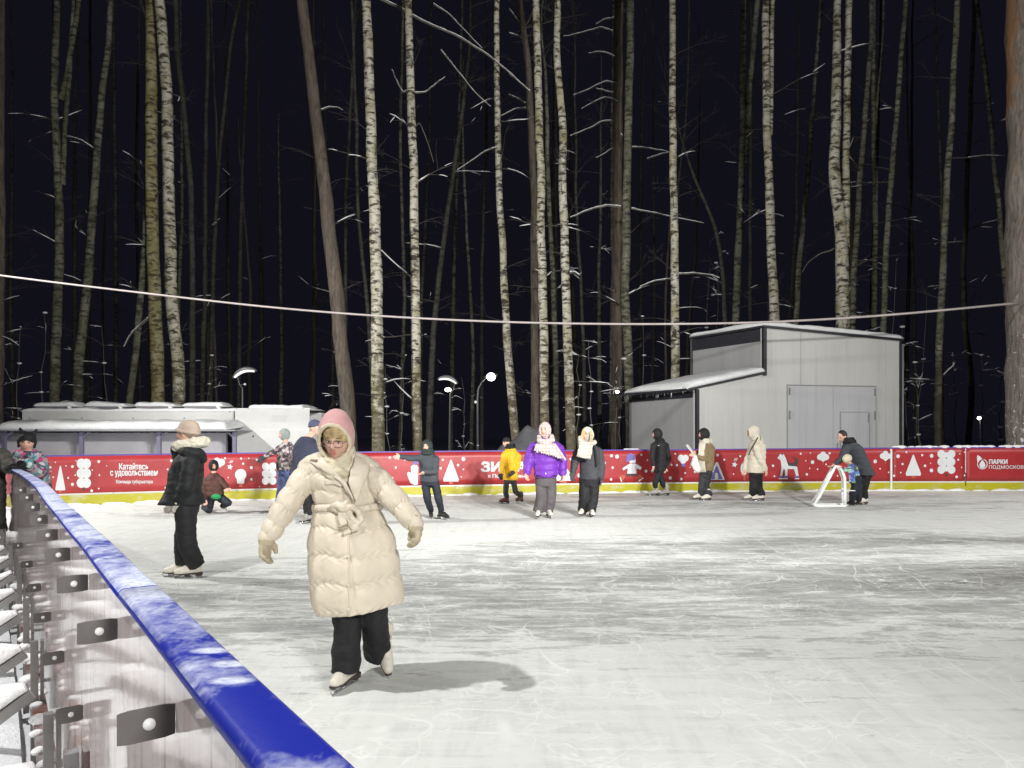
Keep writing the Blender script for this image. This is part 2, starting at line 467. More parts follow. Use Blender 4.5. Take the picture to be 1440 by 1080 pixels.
# people
def skin_mat():
    t = NT('skin'); v = t.coords()
    t.color(t.ramp(t.noise(v, 16, 4, .6), [(.3, (.58, .34, .26)), (.7, (.68, .42, .33))])); t.set(rough=.5, sss=.0, spec=.35); return t.m
M['skin'] = skin_mat()
M['lips'] = pm('lips', (.45, .16, .14), .45, .1, 20, 0)
M['eye'] = pm('eye_dark', (.03, .022, .02), .3, .1, 20, 0)
M['brow'] = pm('eyebrow', (.16, .10, .06), .8, .1, 20, 0)
M['blond'] = pm('blond_hair', (.45, .33, .17), .6, .35, 30, .6, 90, .006)
M['hair_dark'] = pm('dark_hair', (.03, .022, .018), .6, .3, 30, .4, 90, .006)
def fab(name, col, **k):
    d = dict(rough=.75, var=.16, vscale=7, bump=.35, bscale=38, bdist=.008, sheen=.12 if max(col) > .15 else 0); d.update(k); return pm(name, col, **d)
M['cream_coat'] = fab('cream_coat_nylon', (.63, .56, .455), rough=.5, var=.06, bump=.3, bscale=26, bdist=.008, sheen=.05)
M['cream_lining'] = fab('cream_fleece', (.60, .54, .40), bscale=90, bump=.5)
M['cream_knit'] = fab('cream_knit', (.58, .54, .44), bscale=70, bump=.8, bdist=.01)
M['cream_jacket'] = fab('cream_jacket', (.62, .56, .46), bscale=22)
M['pink_hood'] = fab('pink_hood', (.58, .32, .32), bscale=60)
M['beige_hat'] = fab('beige_pink_knit', (.42, .33, .265), bscale=80, bump=.8)
M['black_cloth'] = fab('black_cloth', (.012, .012, .014), bscale=24, var=.3)
M['black_jacket'] = fab('black_jacket', (.009, .010, .012), rough=.7, bscale=14, var=.3, bdist=.015)
M['black_knit'] = fab('black_knit', (.010, .010, .012), bscale=90)
M['navy'] = fab('navy_cloth', (.028, .032, .062), bscale=22)
M['navy_dark'] = fab('navy_dark_cloth', (.014, .017, .028), bscale=22)
M['slate'] = fab('slate_jacket', (.05, .056, .066), bscale=18, bdist=.014)
M['charcoal'] = fab('charcoal_jacket', (.045, .046, .055), bscale=18, bdist=.014)
M['grey_pants'] = fab('grey_corduroy', (.085, .076, .08), bscale=40)
M['grey_dark'] = fab('dark_grey_cloth', (.035, .035, .04), bscale=26)
M['purple'] = fab('purple_jacket', (.135, .022, .33), rough=.55, bscale=14, bdist=.016)
M['yellow_jacket'] = fab('yellow_jacket', (.72, .42, .010), rough=.55, bscale=16, bdist=.014)
M['brown_jacket'] = fab('brown_jacket', (.20, .145, .075), bscale=18)
M['rust_jacket'] = fab('rust_jacket', (.085, .036, .028), var=.5, vscale=9, bscale=18)
M['jeans'] = fab('blue_jeans', (.07, .095, .22), var=.4, vscale=9, bscale=50)
M['grey_fur'] = fab('grey_fleece', (.10, .095, .085), var=.4, vscale=18, bscale=70, bump=.9, bdist=.015)
M['grey_hat'] = fab('grey_hat', (.25, .28, .27), bscale=70)
M['denim_cap'] = fab('navy_cap', (.06, .07, .13), bscale=60)
M['dark_green_hood'] = fab('dark_green_hood', (.022, .035, .033), bscale=40)
M['green'] = fab('green_band', (.01, .26, .07), bscale=40)
M['white_boot'] = pm('white_boot_leather', (.66, .62, .54), .45, .12, 9, .2, 60, .003)
M['black_boot'] = pm('black_boot', (.02, .018, .018), .4, .2, 9, .2, 40, .004)
M['brown_boot'] = pm('brown_boot', (.12, .05, .035), .5, .25, 9, .2, 40, .004)
M['grey_boot'] = pm('grey_boot', (.30, .28, .27), .5, .35, 14, .2, 40, .004)
M['blade'] = pm('skate_blade', (.45, .45, .46), .25, .1, 9, 0, metal=.9)
M['sole'] = pm('boot_sole', (.05, .035, .028), .5, .2, 9, 0)
M['glove_beige'] = fab('beige_glove', (.42, .36, .25), bscale=80)
M['glove_white'] = fab('white_glove', (.58, .55, .48), bscale=60)
M['glove_dark'] = fab('dark_glove', (.05, .05, .055), bscale=60)
M['paper'] = pm('paper', (.75, .74, .70), .7, .03, 5, 0)
M['white_bag'] = pm('white_bag', (.72, .71, .68), .5, .08, 9, .4, 20, .02)
def plaid(name, a, b, c):
    t = NT(name); x = t.n('ShaderNodeTexWave', wave_type='BANDS', bands_direction='X'); t.l(t.coords(), x.inputs['Vector']); x.inputs['Scale'].default_value = 5
    y = t.n('ShaderNodeTexWave', wave_type='BANDS', bands_direction='Z'); t.l(t.coords(), y.inputs['Vector']); y.inputs['Scale'].default_value = 5
    col = t.mix(t.ramp(x.outputs['Fac'], [(.55, 0.0), (.75, .75)]), a, b)
    col = t.mix(t.ramp(y.outputs['Fac'], [(.6, 0.0), (.8, .7)]), col, c)
    t.color(col); t.set(rough=.8, sheen=.2); t.bump(t.noise(t.coords(), 60, 3), .5, .008); return t.m
M['plaid'] = plaid('plaid_scarf', (.56, .49, .46), (.50, .33, .32), (.36, .30, .30))
M['plaid_light'] = plaid('pale_plaid_scarf', (.58, .54, .46), (.50, .44, .36), (.34, .30, .25))
def patches(name, cols, scale, dist=.5):
    t = NT(name); v = t.coords()
    w = t.n('ShaderNodeMixRGB', blend_type='ADD'); w.inputs[0].default_value = 1
    nz = t.n('ShaderNodeTexNoise'); t.l(v, nz.inputs['Vector']); nz.inputs['Scale'].default_value = scale * .8
    sc = t.n('ShaderNodeVectorMath', operation='SCALE'); sc.inputs['Scale'].default_value = dist / scale * 2; t.l(nz.outputs['Color'], sc.inputs[0])
    ad = t.n('ShaderNodeVectorMath', operation='ADD'); t.l(v, ad.inputs[0]); t.l(sc.outputs[0], ad.inputs[1])
    c = t.voro(ad.outputs[0], scale, 'F1', 'Color')
    s = t.n('ShaderNodeSeparateColor'); t.l(c, s.inputs[0])
    n = len(cols)
    t.color(t.ramp(s.outputs[0], [((i + .0) / n, q) for i, q in enumerate(cols)], 'CONSTANT'))
    t.set(rough=.7); t.bump(t.noise(v, 40, 3), .35, .008); return t.m
M['floral'] = patches('floral_jacket', [(.10, .30, .34), (.60, .62, .60), (.50, .07, .22), (.05, .06, .09), (.36, .45, .52), (.56, .30, .34), (.12, .10, .16)], 26)
M['camo'] = patches('patterned_jacket', [(.05, .04, .05), (.40, .34, .32), (.10, .08, .09), (.45, .38, .38), (.20, .15, .15), (.04, .03, .04)], 20)
M['blue_green'] = patches('blue_green_jacket', [(.06, .10, .32), (.22, .45, .06), (.25, .36, .50), (.05, .07, .16), (.30, .48, .42), (.12, .22, .50)], 16)
# ================================================================= rink, boards, banners
def fence_xy(px):
    yb = interp(px, [(-260, 726), (-100, 719), (0, 715.5), (100, 711), (325, 703.5), (600, 697), (850, 693), (1000, 691), (1250, 690), (1440, 690), (2300, 690)])
    D = CAM_H * F / (yb - HOR)
    return D
_ft = [(p, fence_xy(p)) for p in range(-260, 2320, 20)]
# smooth the plan line so that the boards bend gently
for _ in range(30):
    _ft = [_ft[0]] + [(_ft[i][0], (_ft[i - 1][1] + 2 * _ft[i][1] + _ft[i + 1][1]) / 4) for i in range(1, len(_ft) - 1)] + [_ft[-1]]
def fence_D(px): return interp(px, _ft)
def FP(px, z, off=0.0):
    """point on the rink side of the far boards: photo column px, height z, off metres towards the rink"""
    D = fence_D(px); p = V(((px - 720) / F * D, D, z))
    D2 = fence_D(px + 4); q = V(((px + 4 - 720) / F * D2, D2, z))
    t = (q - p).normalized(); n = V((t.y, -t.x, 0))
    return p + n * off
def fence_h(px): return 1.5 - (interp(px, [(-260, 645), (0, 642), (60, 640.5), (300, 637), (640, 634), (1000, 631.5), (1250, 629.5), (1440, 628.5), (2300, 628.5)]) - HOR) / F * fence_D(px)
def FPY(px, py, off):
    D = fence_D(px); return FP(px, CAM_H + (HOR - py) / F * D, off)

def nb(D, u=0.0, z=0.0):
    """near boards: u metres from the outer edge of the cap towards the rink"""
    def c(d):
        s = max(0, d - 4.2); return V((-0.727 * d + 0.246 - .016 * s * s, d, 0))
    p = c(D); t = (c(D + .02) - c(D - .02)).normalized()
    n = V((t.y, -t.x, 0))
    q = p + n * u; q.z = z
    return q, t, n
DN = [-1.6 + .1 * i for i in range(0, 172)]          # to D = 15.5

# ice sheet and ground
gm = MB(); gm.add([(-260, -60, -.06), (260, -60, -.06), (260, 420, -.06), (-260, 420, -.06)], [(0, 1, 2, 3)])
g = gm.build('ground', M['snow'], None, False); tag(g, kind='structure', label='snow covered ground under the trees around the rink')
edge = [nb(d, .03)[0] for d in DN[::3]]
far = [FP(p, 0, .004) for p in range(-80, 1500, 20)]
poly = [V((p.x, p.y, 0)) for p in edge] + [V((p.x, p.y, 0)) for p in far] + [V((24, 19.6, 0)), V((24, -1.8, 0))]
im = bpy.data.meshes.new('ice'); bm = bmesh.new()
f = bm.faces.new([bm.verts.new(p) for p in poly]); bmesh.ops.triangulate(bm, faces=[f]); bmesh.ops.recalc_face_normals(bm, faces=bm.faces[:])
for f in bm.faces:
    if f.normal.z < 0: f.normal_flip()
bm.to_mesh(im); bm.free()
ICE = link('ice', im, ice_mat(), None, False); tag(ICE, kind='structure', label='scratched white ice of the outdoor rink')

# ---- near boards (seen from outside, with the camera leaning over them)
near = thing('rink_boards', 'near rink boards with blue frosted cap rail and steel tabs outside', 'rink boards', (0, 0, 0))
def sweep(sec, Ds, wob=0.0):
    m = MB(); n = len(sec); vs = []
    for d in Ds:
        w = wob * mnoise.noise(V((d * 1.7, 3.1, 0))); wx = wob * mnoise.noise(V((d * 1.3, 9.1, 0)))
        for u, z in sec: vs.append(nb(d, u + wx, z + w)[0])
    fs = []
    for i in range(len(Ds) - 1):
        for k in range(n):
            k2 = (k + 1) % n; fs.append((i * n + k, i * n + k2, (i + 1) * n + k2, (i + 1) * n + k))
    fs += [tuple(range(n)), tuple(range((len(Ds) - 1) * n, len(Ds) * n))]
    m.add(vs, fs); return m
capsec = [(-.003, 1.181), (-.005, 1.186), (-.003, 1.193), (.003, 1.1985), (.007, 1.2), (.062, 1.2), (.067, 1.198), (.069, 1.194), (.069, 1.184), (.064, 1.181)]
# cap rail in lengths, each butted to the next
for a in range(0, 171, 15):
    Ds = [DN[i] for i in range(a, min(a + 15, 171) + 1)]
    Ds[0] += .003; Ds[-1] -= .003
    o = sweep(capsec, Ds, .0045).build('cap_rail', M['blue'], near, False)
    me = o.data
    bm = bmesh.new(); bm.from_mesh(me)
    for e in bm.edges: e.smooth = True
    bm.to_mesh(me); bm.free()
    me.polygons.foreach_set('use_smooth', [True] * len(me.polygons))
sweep([(.012, .03), (.012, 1.180), (.024, 1.180), (.024, .03)], DN, .002).build('panel', M['board'], near, False)
sweep([(.026, .004), (.026, 1.179), (.050, 1.179), (.050, .24), (.050, .004)], DN, 0).build('inner_panel', M['white_panel'], near, False)
sweep([(.0505, .004), (.0505, .235), (.062, .235), (.062, .004)], DN, 0).build('kick_plate', M['yellow'], near, False)
def tab(D, z, w, h, hole, par):
    p, t, n = nb(D, .0115, z)
    out = -n; m = MB(); K = 24; th = .0035
    cx, cz = w * .46, 0
    def P(a, b, s): return p + out * a + V((0, 0, b)) + t * s
    O = []; I = []
    for k in range(K):
        a = 2 * PI * k / K; c, s_ = math.cos(a), math.sin(a)
        q = max(abs(c) / (w / 2), abs(s_) / (h / 2))
        O.append((w / 2 + c / q, s_ / q)); I.append((cx + hole * c, cz + hole * s_))
    vs = [P(a, b, 0) for a, b in O] + [P(a, b, 0) for a, b in I] + [P(a, b, th) for a, b in O] + [P(a, b, th) for a, b in I]
    fs = []
    for k in range(K):
        j = (k + 1) % K
        fs += [(k, j, K + j, K + k), (2 * K + k, 3 * K + k, 3 * K + j, 2 * K + j), (k, 2 * K + k, 2 * K + j, j), (K + k, K + j, 3 * K + j, 3 * K + k)]
    m.add(vs, fs)
    o = m.build('bracket', M['plate'], par, False)
    b = MB(); c = p + out * cx + t * .001
    b.tube([c - t * .004, c + t * .007], [hole * .96, hole * .96], 14)
    b.build('bolt', M['bolt'], o)
    return o
for i, D in enumerate([1.02, 1.50, 1.98, 2.46, 2.95, 3.5, 4.1, 4.75, 5.4]): tab(D, 1.093, .074, .047, .0085, near)
for i, D in enumerate([1.55, 2.09, 2.66, 3.3, 4.0, 4.8, 5.7]): tab(D, .70 - .012 * i, .068, .047, .0075, near)
# uprights, foot props and their snow
for i, D in enumerate([1.62, 2.3, 3.1, 3.9, 4.8, 5.8, 6.8]):
    p, t, n = nb(D, -.062, 0)
    m = MB(); zt_ = .80 if i == 0 else .62; m.box(p + V((0, 0, zt_ / 2)), .028, .034, zt_, n, t); m.box(p + n * .028 + V((0, 0, zt_ / 2)), .012, .05, zt_, n, t); m.build('upright', M['steel'] if i else M['rust'], near, False)
for i in range(12):
    D = 1.9 + .52 * i
    p, t, n = nb(D, -.10, 0); L = .85
    a = p + V((0, 0, .62 + .03 * hsh(i))); b = p - n * L + V((0, 0, .06))
    m = MB(); ax = (b - a).normalized(); up = ax.cross(t).normalized(); sg = 1 if up.z > 0 else -1
    m.box((a + b) / 2, (b - a).length, .034, .034, ax, t, up); pr = m.build('prop', M['steel'], near, False)
    s = MB(); secs = []
    for k in range(22):
        q = a.lerp(b, k / 21); e = min(1, min(k, 21 - k) / 2 + .2); h_ = (.075 + .05 * mnoise.fractal(V((i * 3.1, k * .35, 0)), 1, 2, 3)) * e; w_ = .040 + .012 * mnoise.noise(V((i, k * .4, 5)))
        secs.append((q + up * (sg * (.025 + h_ * .5)), t * w_, up * (h_ * .5 + .004)))
    s.loft(secs, 14, 0, 2.6); s.build('snow_cover', M['snow_clump'], pr)
# lower steel channel with clinging lumps of snow
sweep([(-.075, .30), (-.075, .36), (-.02, .36), (-.02, .30)], DN[14:110], 0).build('side_rail', M['rust'], near, False)
rs = MB()
for i in range(70):
    D = 1.6 + 6.5 * hsh(i * 1.7); u = -.075 + .05 * hsh(i * 2.3); z = .362
    c = nb(D, u, z)[0]; r = .008 + .014 * hsh(i * 3.3)
    rs.ell(c, (r * 1.8, r * 2.4, r), None, 10, 6)
rs.build('snow_lump', M['snow_clump'], near)['kind'] = 'stuff'
# bank of trodden snow along the outside
gv = []; gf = []; nu, nd = 26, 90
for i in range(nd):
    D = .3 + i * .12
    for j in range(nu):
        u = -.10 - j * .16
        z = .02 + .10 * mnoise.fractal(V((D * 1.4, u * 1.4, 0)), 1, 2, 4) + .20 * min(1, max(0, (-u - .9) / 1.2)) + .06 * math.exp(-((u + .25) / .15) ** 2)
        gv.append(nb(D, u, z)[0])
for i in range(nd - 1):
    for j in range(nu - 1): gf.append((i * nu + j, i * nu + j + 1, (i + 1) * nu + j + 1, (i + 1) * nu + j))
m = MB(); m.add(gv, gf); o = m.build('snow_bank', M['snow']); tag(o, 'trodden snow heaped along the outside of the near boards', kind='stuff')

# ---- far boards
farb = thing('rink_boards', 'far rink boards with yellow kick plate behind the skaters', 'rink boards', (0, 0, 0))
PX = list(range(-240, 1900, 10))
def fstrip(z0, z1, off0, off1, PX=PX, zf0=None, zf1=None):
    m = MB(); vs = []
    for p in PX:
        a = zf0(p) if zf0 else z0; b = zf1(p) if zf1 else z1
        vs += [FP(p, a, off0), FP(p, b, off0), FP(p, b, off1), FP(p, a, off1)]
    fs = []
    for i in range(len(PX) - 1):
        for k in range(4):
            k2 = (k + 1) % 4; fs.append((i * 4 + k, i * 4 + k2, i * 4 + 4 + k2, i * 4 + 4 + k))
    fs += [(0, 1, 2, 3), tuple(range(len(PX) * 4 - 4, len(PX) * 4))]
    m.add(vs, fs); return m
fstrip(.01, 0, -.03, 0, zf1=lambda p: fence_h(p) - .03).build('panel', M['white_panel'], farb, False)
fstrip(.006, .225, .002, .014).build('kick_plate', M['yellow'], farb, False)
fstrip(0, 0, -.05, .012, zf0=lambda p: fence_h(p) - .028, zf1=lambda p: fence_h(p) + .004).build('cap_rail', M['blue_far'], farb, False)
m = MB()
m.prism([FP(1251.6, .01, .016), FP(1254.0, .01, .016), FP(1254.0, 1.13, .016), FP(1251.6, 1.13, .016)], (0, -.012, 0)); m.build('joint_strip', M['tube_white'], farb, False)
m = MB(); m.prism([FP(1357.0, .14, .017), FP(1357.9, .14, .017), FP(1357.9, .50, .017), FP(1357.0, .50, .017)], (0, -.006, 0)); m.build('strap', M['trim_black'], farb, False)
for p in [40, 160, 290, 420, 545, 640, 760, 880, 990, 1100]:
    m = MB(); m.prism([FP(p, .226, .003), FP(p + .5, .226, .003), FP(p + .5, .262, .003), FP(p, .262, .003)], (0, -.004, 0)); m.build('seam', M['hinge'], farb, False)
# drifts of shaved ice along the foot of the boards
m = MB()
for i in range(260):
    p = -20 + 1480 * hsh(i * 1.13); r = .02 + .07 * hsh(i * 3.7)
    c = FP(p, .0, .03 + .05 * hsh(i * 2.2)); m.ell(c, (r * 3, r, r * (.35 + .5 * hsh(i * 9.1))), None, 9, 6)
tag(m.build('ice_shavings', M['snow_clump']), 'shaved ice heaped along the foot of the far boards', kind='stuff')
# snow lying on top of the far rail, right of the shed
m = MB()
for i in range(46):
    p = interp(hsh(i * 4.3), [(0, 1258), (.8, 1430), (1, 1460)]); r = .03 + .04 * hsh(i * 2.9)
    m.ell(FP(p, fence_h(p) + .008, -.03), (r * 2.4, r * .8, r * .8), None, 9, 6)
for i in range(12):
    p = 880 + 20 * hsh(i * 4.3); m.ell(FP(p, fence_h(p) + .006, -.03), (.06, .03, .025), None, 9, 6)
m.build('snow_cover', M['snow_clump'], farb)['kind'] = 'stuff'

# ---- banners
def banner(a, b, label, zlow):
    n = max(2, int((b - a) / 6)); P = [lerp(a, b, i / n) for i in range(n + 1)]
    m = MB(); vs = []
    K = 6
    for p in P:
        for k in range(K + 1):
            z = lerp(zlow, fence_h(p) - .03, k / K)
            vs.append(FP(p, z, .014 + .006 * mnoise.noise(V((p * .03, z * 2.2, 0)))))
    fs = []
    for i in range(n):
        for k in range(K): fs.append((i * (K + 1) + k, (i + 1) * (K + 1) + k, (i + 1) * (K + 1) + k + 1, i * (K + 1) + k + 1))
    m.add(vs, fs)
    o = m.build('banner', M['red'], None); tag(o, label, 'banner', 'red banners on the far boards')
    s = o.modifiers.new('s', 'SOLIDIFY'); s.thickness = .002; s.offset = -1
    return o
POFF = .026
class Print(MB):
    def shape(s, pts, mi=0, off=0.0):
        """flat printed shape given by its outline in photo pixels on the banner"""
        s.add([FPY(x, y, POFF + off) for x, y in pts], [tuple(range(len(pts)))], mi)
    def disc(s, x, y, rx, ry=None, mi=0, off=0.0, n=14):
        ry = ry or rx; s.shape([(x + rx * math.cos(2 * PI * k / n), y + ry * math.sin(2 * PI * k / n)) for k in range(n)], mi, off)
    def dots(s, pts):
        for x, y, r in pts: s.disc(x, y, r, r * 1.05)
    def tree(s, x, y0, y1, w):
        h = w * .16
        s.shape([(x - w * .09, y0 + h), (x - w * .04, y0), (x + w * .04, y0), (x + w * .09, y0 + h), (x + w * .5, y1 - h), (x + w * .47, y1), (x - w * .47, y1), (x - w * .5, y1 - h)])
        s.shape([(x - w * .13, y1 + .3), (x + w * .13, y1 + .3), (x + w * .13, y1 + 3.6), (x - w * .13, y1 + 3.6)], 1)
    def clover(s, x, y0, y1, w):
        h = (y1 - y0); r = h / 6.0
        for i, dx in enumerate((-1, 1)):
            for k in range(3): s.disc(x + dx * (w / 2 - r * .95), y0 + r + k * 2 * r * .995, r * .98, r * 1.04, 0, .0004 * (k + 3 * i))
        s.shape([(x - w * .30, y0 + r * .6), (x + w * .30, y0 + r * .6), (x + w * .30, y1 - r * .6), (x - w * .30, y1 - r * .6)], 0, .003)
        for k in (1.0, 2.0): s.disc(x, y0 + 2 * r * k, .9, .9, 3, .0042)
        s.shape([(x, y1 - .6), (x + 2.2, y1 + 1.4), (x + .7, y1 + 3.8), (x - .7, y1 + 3.8), (x - 2.2, y1 + 1.4)], 3, .0042)
    def bulb(s, x, y0, y1, w):
        s.disc(x, y0 + w / 2, w / 2, w / 2, 0, 0, 20)
        s.shape([(x - w * .36, y0 + w * .72), (x + w * .36, y0 + w * .72), (x + w * .30, y1), (x - w * .30, y1)], 0, .0006)
        s.shape([(x - w * .15, y1 + .2), (x + w * .15, y1 + .2), (x + w * .15, y1 + 4.5), (x - w * .15, y1 + 4.5)], 1)
    def star(s, x, y, r, rot=.2):
        s.shape([(x + (r if k % 2 == 0 else r * .48) * math.sin(rot + PI * k / 5), y - (r if k % 2 == 0 else r * .48) * math.cos(rot + PI * k / 5)) for k in range(10)])
        for dx in (-1.6, 0, 1.6): s.shape([(x + dx + .1, y - r - 1.2), (x + dx + .9, y - r - 1.0), (x + dx + 3.2, y - r - 4.6), (x + dx + 2.6, y - r - 4.9)])
    def tulip(s, x, y0, y1, w):
        r = w * .27
        s.disc(x, y0 + r, r, r); s.disc(x - w * .27, y0 + r * 1.8, r, r, 0, .0004); s.disc(x + w * .27, y0 + r * 1.8, r, r, 0, .0008)
        s.shape([(x - w * .48, y0 + r * 2.0), (x + w * .48, y0 + r * 2.0), (x + 1, y1), (x - 1, y1)], 0, .0012)
        s.shape([(x - .9, y1), (x + .9, y1), (x + .9, y1 + 4), (x - .9, y1 + 4)], 1)
PM_ = [M['print_white'], M['print_orange'], M['print_purple'], M['print_green'], M['print_dark']]
def txt(body, x0, x1, y0, y1, parent, bold=.25, mat='print_white'):
    """lettering as thin raised mesh that fills the given pixel box; bold = stroke growth in pixels, by laying shifted copies"""
    cu = bpy.data.curves.new('t', 'FONT'); cu.body = body; cu.size = 1; cu.resolution_u = 4
    o = bpy.data.objects.new('t', cu); COL.objects.link(o)
    me = bpy.data.meshes.new_from_object(o.evaluated_get(bpy.context.evaluated_depsgraph_get()))
    bpy.data.objects.remove(o)
    xs = [v.co.x for v in me.vertices]; ys = [v.co.y for v in me.vertices]
    ax, bx, ay, by = min(xs), max(xs), min(ys), max(ys); m = MB(); fs = [tuple(p.vertices) for p in me.polygons]
    for q, (dx, dy) in enumerate([(-bold, -bold * .6), (bold, -bold * .6), (-bold, bold * .6), (bold, bold * .6)]):
        m.add([FPY(lerp(x0 + bold, x1 - bold, (v.co.x - ax) / (bx - ax)) + dx, lerp(y1 - bold, y0 + bold, (v.co.y - ay) / (by - ay)) + dy, POFF + .001 + .0005 * q) for v in me.vertices], fs)
    return m.build('lettering', M[mat], parent, False)
zl = .268
b1 = banner(-235, 1251.2, 'long red winter banner printed with white trees, running behind most of the skaters', zl)
P = Print()
P.tree(85, 655, 689.5, 14); P.clover(118, 645, 686, 20)
P.dots([(64, 651, .9), (71, 657, 1.6), (78, 650, .9), (93, 655, 1), (102, 656, 2), (107, 648, 0.8), (75, 671, 1.2), (68, 681, 1.2), (96, 672, 1.3), (102, 681, 2.1), (129, 690, 1.9), (139, 649, 2), (130, 661, 1), (140, 668, 1.2), (139, 687, 1.1), (62, 676, 2), (106, 668, 1), (150, 655, .8), (72, 663, .7), (241, 648, 1.8), (236, 660, 1.2), (244, 671, 1.4), (233, 686, 1.6), (239, 694, 1.0)])
P.disc(305, 648, 4.5, 4.5); P.disc(311.5, 650, 5, 5, 0, .0005); P.shape([(300.8, 649), (316.4, 651), (309.5, 657.5)], 0, .001)
P.star(323.5, 656.5, 4.4); P.bulb(338.5, 659.5, 680, 16)
P.dots([(316.5, 644.5, 1.4), (339, 644.7, 1.4), (350, 644.5, 1), (342, 652, 1.5), (361, 646.5, 1.5), (353.5, 657.5, 2.1), (353.5, 674, 1.7), (321, 671.5, .9), (365, 684, .9), (330, 690, 1.1)])
P.clover(378.5, 650.5, 681.5, 20)
P.dots([(396, 648, 1.5), (404, 672, 1.8), (408, 652, 1.1), (548, 643.5, 1.8), (556.5, 657.5, 1.6), (560, 645.5, 1.2), (569, 646.5, 1.1), (552, 672, 1.2)])
# bird in a blue cap
P.shape([(572, 666), (574, 663.5), (578, 665), (577.5, 656), (581, 653.5), (586, 654), (588, 657), (587.5, 681), (583, 682), (577, 679), (574.5, 673)]); P.shape([(580.5, 653.2), (581, 649.5), (584, 647.8), (587.5, 649.5), (588, 653)], 2, .001)
P.dots([(619.5, 658.5, 1.6), (622.5, 646.6, 1.6), (651.5, 645.5, 2.7), (644, 654, 1.7), (651.5, 660, 1.1), (648.5, 670.5, 1), (643, 690 - 4, 1)])
P.tree(634, 646.5, 677, 22)
P.tree(793.5, 652, 676, 24)
P.dots([(802, 645.5, 1.7), (814, 668.5, 2.6), (846, 676.5, 1.7), (859.5, 641, 2.1), (867.3, 642, 2.7), (850, 651, 1.6), (861, 657.5, 1.7), (859, 674, 1.7), (812, 655, 1.1), (848, 645, 1), (900, 672, 1.4), (901.5, 639.5, 1.4), (910, 647, 1.1), (908, 662.5, 2), (917, 662, 2)])
# skating figure in a striped cap and white sweater
P.shape([(880.5, 649.5), (881, 640), (886, 637), (892.5, 640), (893.5, 645), (887, 648)], 2, .0004); P.shape([(884, 648.6), (893.5, 645.8), (893.5, 651), (886, 651.5)], 0, .0008)
P.shape([(880, 655), (885, 652), (894, 652), (902, 657), (900.5, 660.5), (894.5, 658.5), (894.5, 666), (881.5, 666), (882.5, 658), (876, 661.5), (874.8, 658.5)], 0)
P.shape([(881, 666.4), (894.5, 666.4), (895.5, 669.5), (880, 669.5)], 4); P.shape([(871, 669), (878, 667.5), (879, 671), (875, 676), (872.5, 676)], 1); P.shape([(896, 668), (901, 668), (904, 671), (897.5, 675.5), (895, 673)], 1)
P.shape([(870.8, 671), (872, 671), (874.5, 677.5), (873, 677.5)], 0, .002); P.shape([(896.5, 676.5), (904, 671.5), (904.6, 672.6), (897, 677.6)], 0, .002)
P.disc(957, 644, 4.6, 4.8); P.disc(963.5, 644.2, 4.6, 4.8, 0, .0004); P.disc(960, 648.5, 4.2, 3.6, 0, .0008); P.shape([(957.5, 651.5), (962.8, 651.5), (962.8, 656.5), (957.5, 656.5)], 2)
P.dots([(949, 638, 1.3), (951.5, 654, 1.5), (944, 653.5, 1.4), (963, 665, 1.4), (957.7, 673.5, 1.9), (976.5, 663.5, 1.5), (942, 672, 2.3), (970, 657, .8), (934, 640, 1), (1008.6, 639.8, 2), (1018, 646.5, 1.4), (1040.5, 641.5, 1.4), (1031, 666.5, 1.1), (1086.5, 655, 1.8), (1088.5, 669.5, 1.3), (1078, 664.5, 1.2), (1125.5, 638, 1.4), (1139, 637, .9), (1132.5, 648, .9), (1142, 649.8, 2.5), (1149, 659.8, 1.1), (1134, 667, 1.7), (1138, 658.5, .9), (1166, 637.5, 1.5), (1161, 653, 1.2), (1177, 669, 1.1), (1230, 648.8, 2.5), (1237, 659, 1.1), (1222, 666, 1.7), (1249, 664.2, 1.1), (1243, 640, .8)])
# gabled house outline
P.shape([(997, 674.8), (1006, 650), (1009, 650), (1019, 674.8)]); P.shape([(998.5, 674), (1006.2, 655.5), (1008.2, 655.5), (1015.6, 674)], 2, .0012); P.shape([(1004.5, 674.5), (1004.7, 666), (1007, 664.4), (1009.2, 666), (1009.4, 674.5)], 0, .0024)
P.star(1032.5, 653.2, 4.4)
P.disc(1046, 659, 5.2, 9); P.shape([(1045, 668), (1047.4, 668), (1047.4, 675), (1045, 675)], 1)
# standing dog on skates, dark saddle
P.shape([(1092.5, 644.5), (1096.5, 638.3), (1101, 638), (1104, 643), (1107, 652), (1119, 655.5), (1120.5, 657), (1122.5, 669), (1118.8, 669), (1116, 659.6), (1107, 659.5), (1106.6, 669), (1103.2, 669), (1103, 660), (1101, 660), (1099.6, 669), (1096.2, 669), (1098.5, 658), (1097, 647)])
P.shape([(1106, 645), (1108, 655), (1120, 655.8), (1121.8, 650), (1121, 644.5), (1113.5, 641.5), (1118.5, 647), (1116, 651), (1109, 651)], 4, .001); P.shape([(1097.5, 637.5), (1099, 640.5), (1101.5, 638)], 4, .001)
for x in (1098, 1104.5, 1120.5): P.shape([(x - 2.6, 669.2), (x + 2, 669.2), (x + 2.6, 672), (x - 3.6, 672)], 2, .0006); P.shape([(x - 3.6, 672.5), (x + 3, 672.5), (x + 3, 673.6), (x - 3.6, 673.6)], 0, .0006)
P.tulip(1156.8, 635, 649, 16); P.tulip(1244.5, 634, 648, 15)
P.build('print', PM_, b1, False)
txt('Катайтесь', 167.5, 209, 651, 660.5, b1, .28)
txt('с удовольствием', 155, 222, 661.6, 671.5, b1, .28)
txt('Команда губернатора', 163.5, 215, 674.6, 681, b1, .12)
txt('ЗИМА', 676, 741, 648.5, 664, b1, 1.0)
txt('в Подмосковье', 686, 741, 666.4, 672.8, b1, .25)
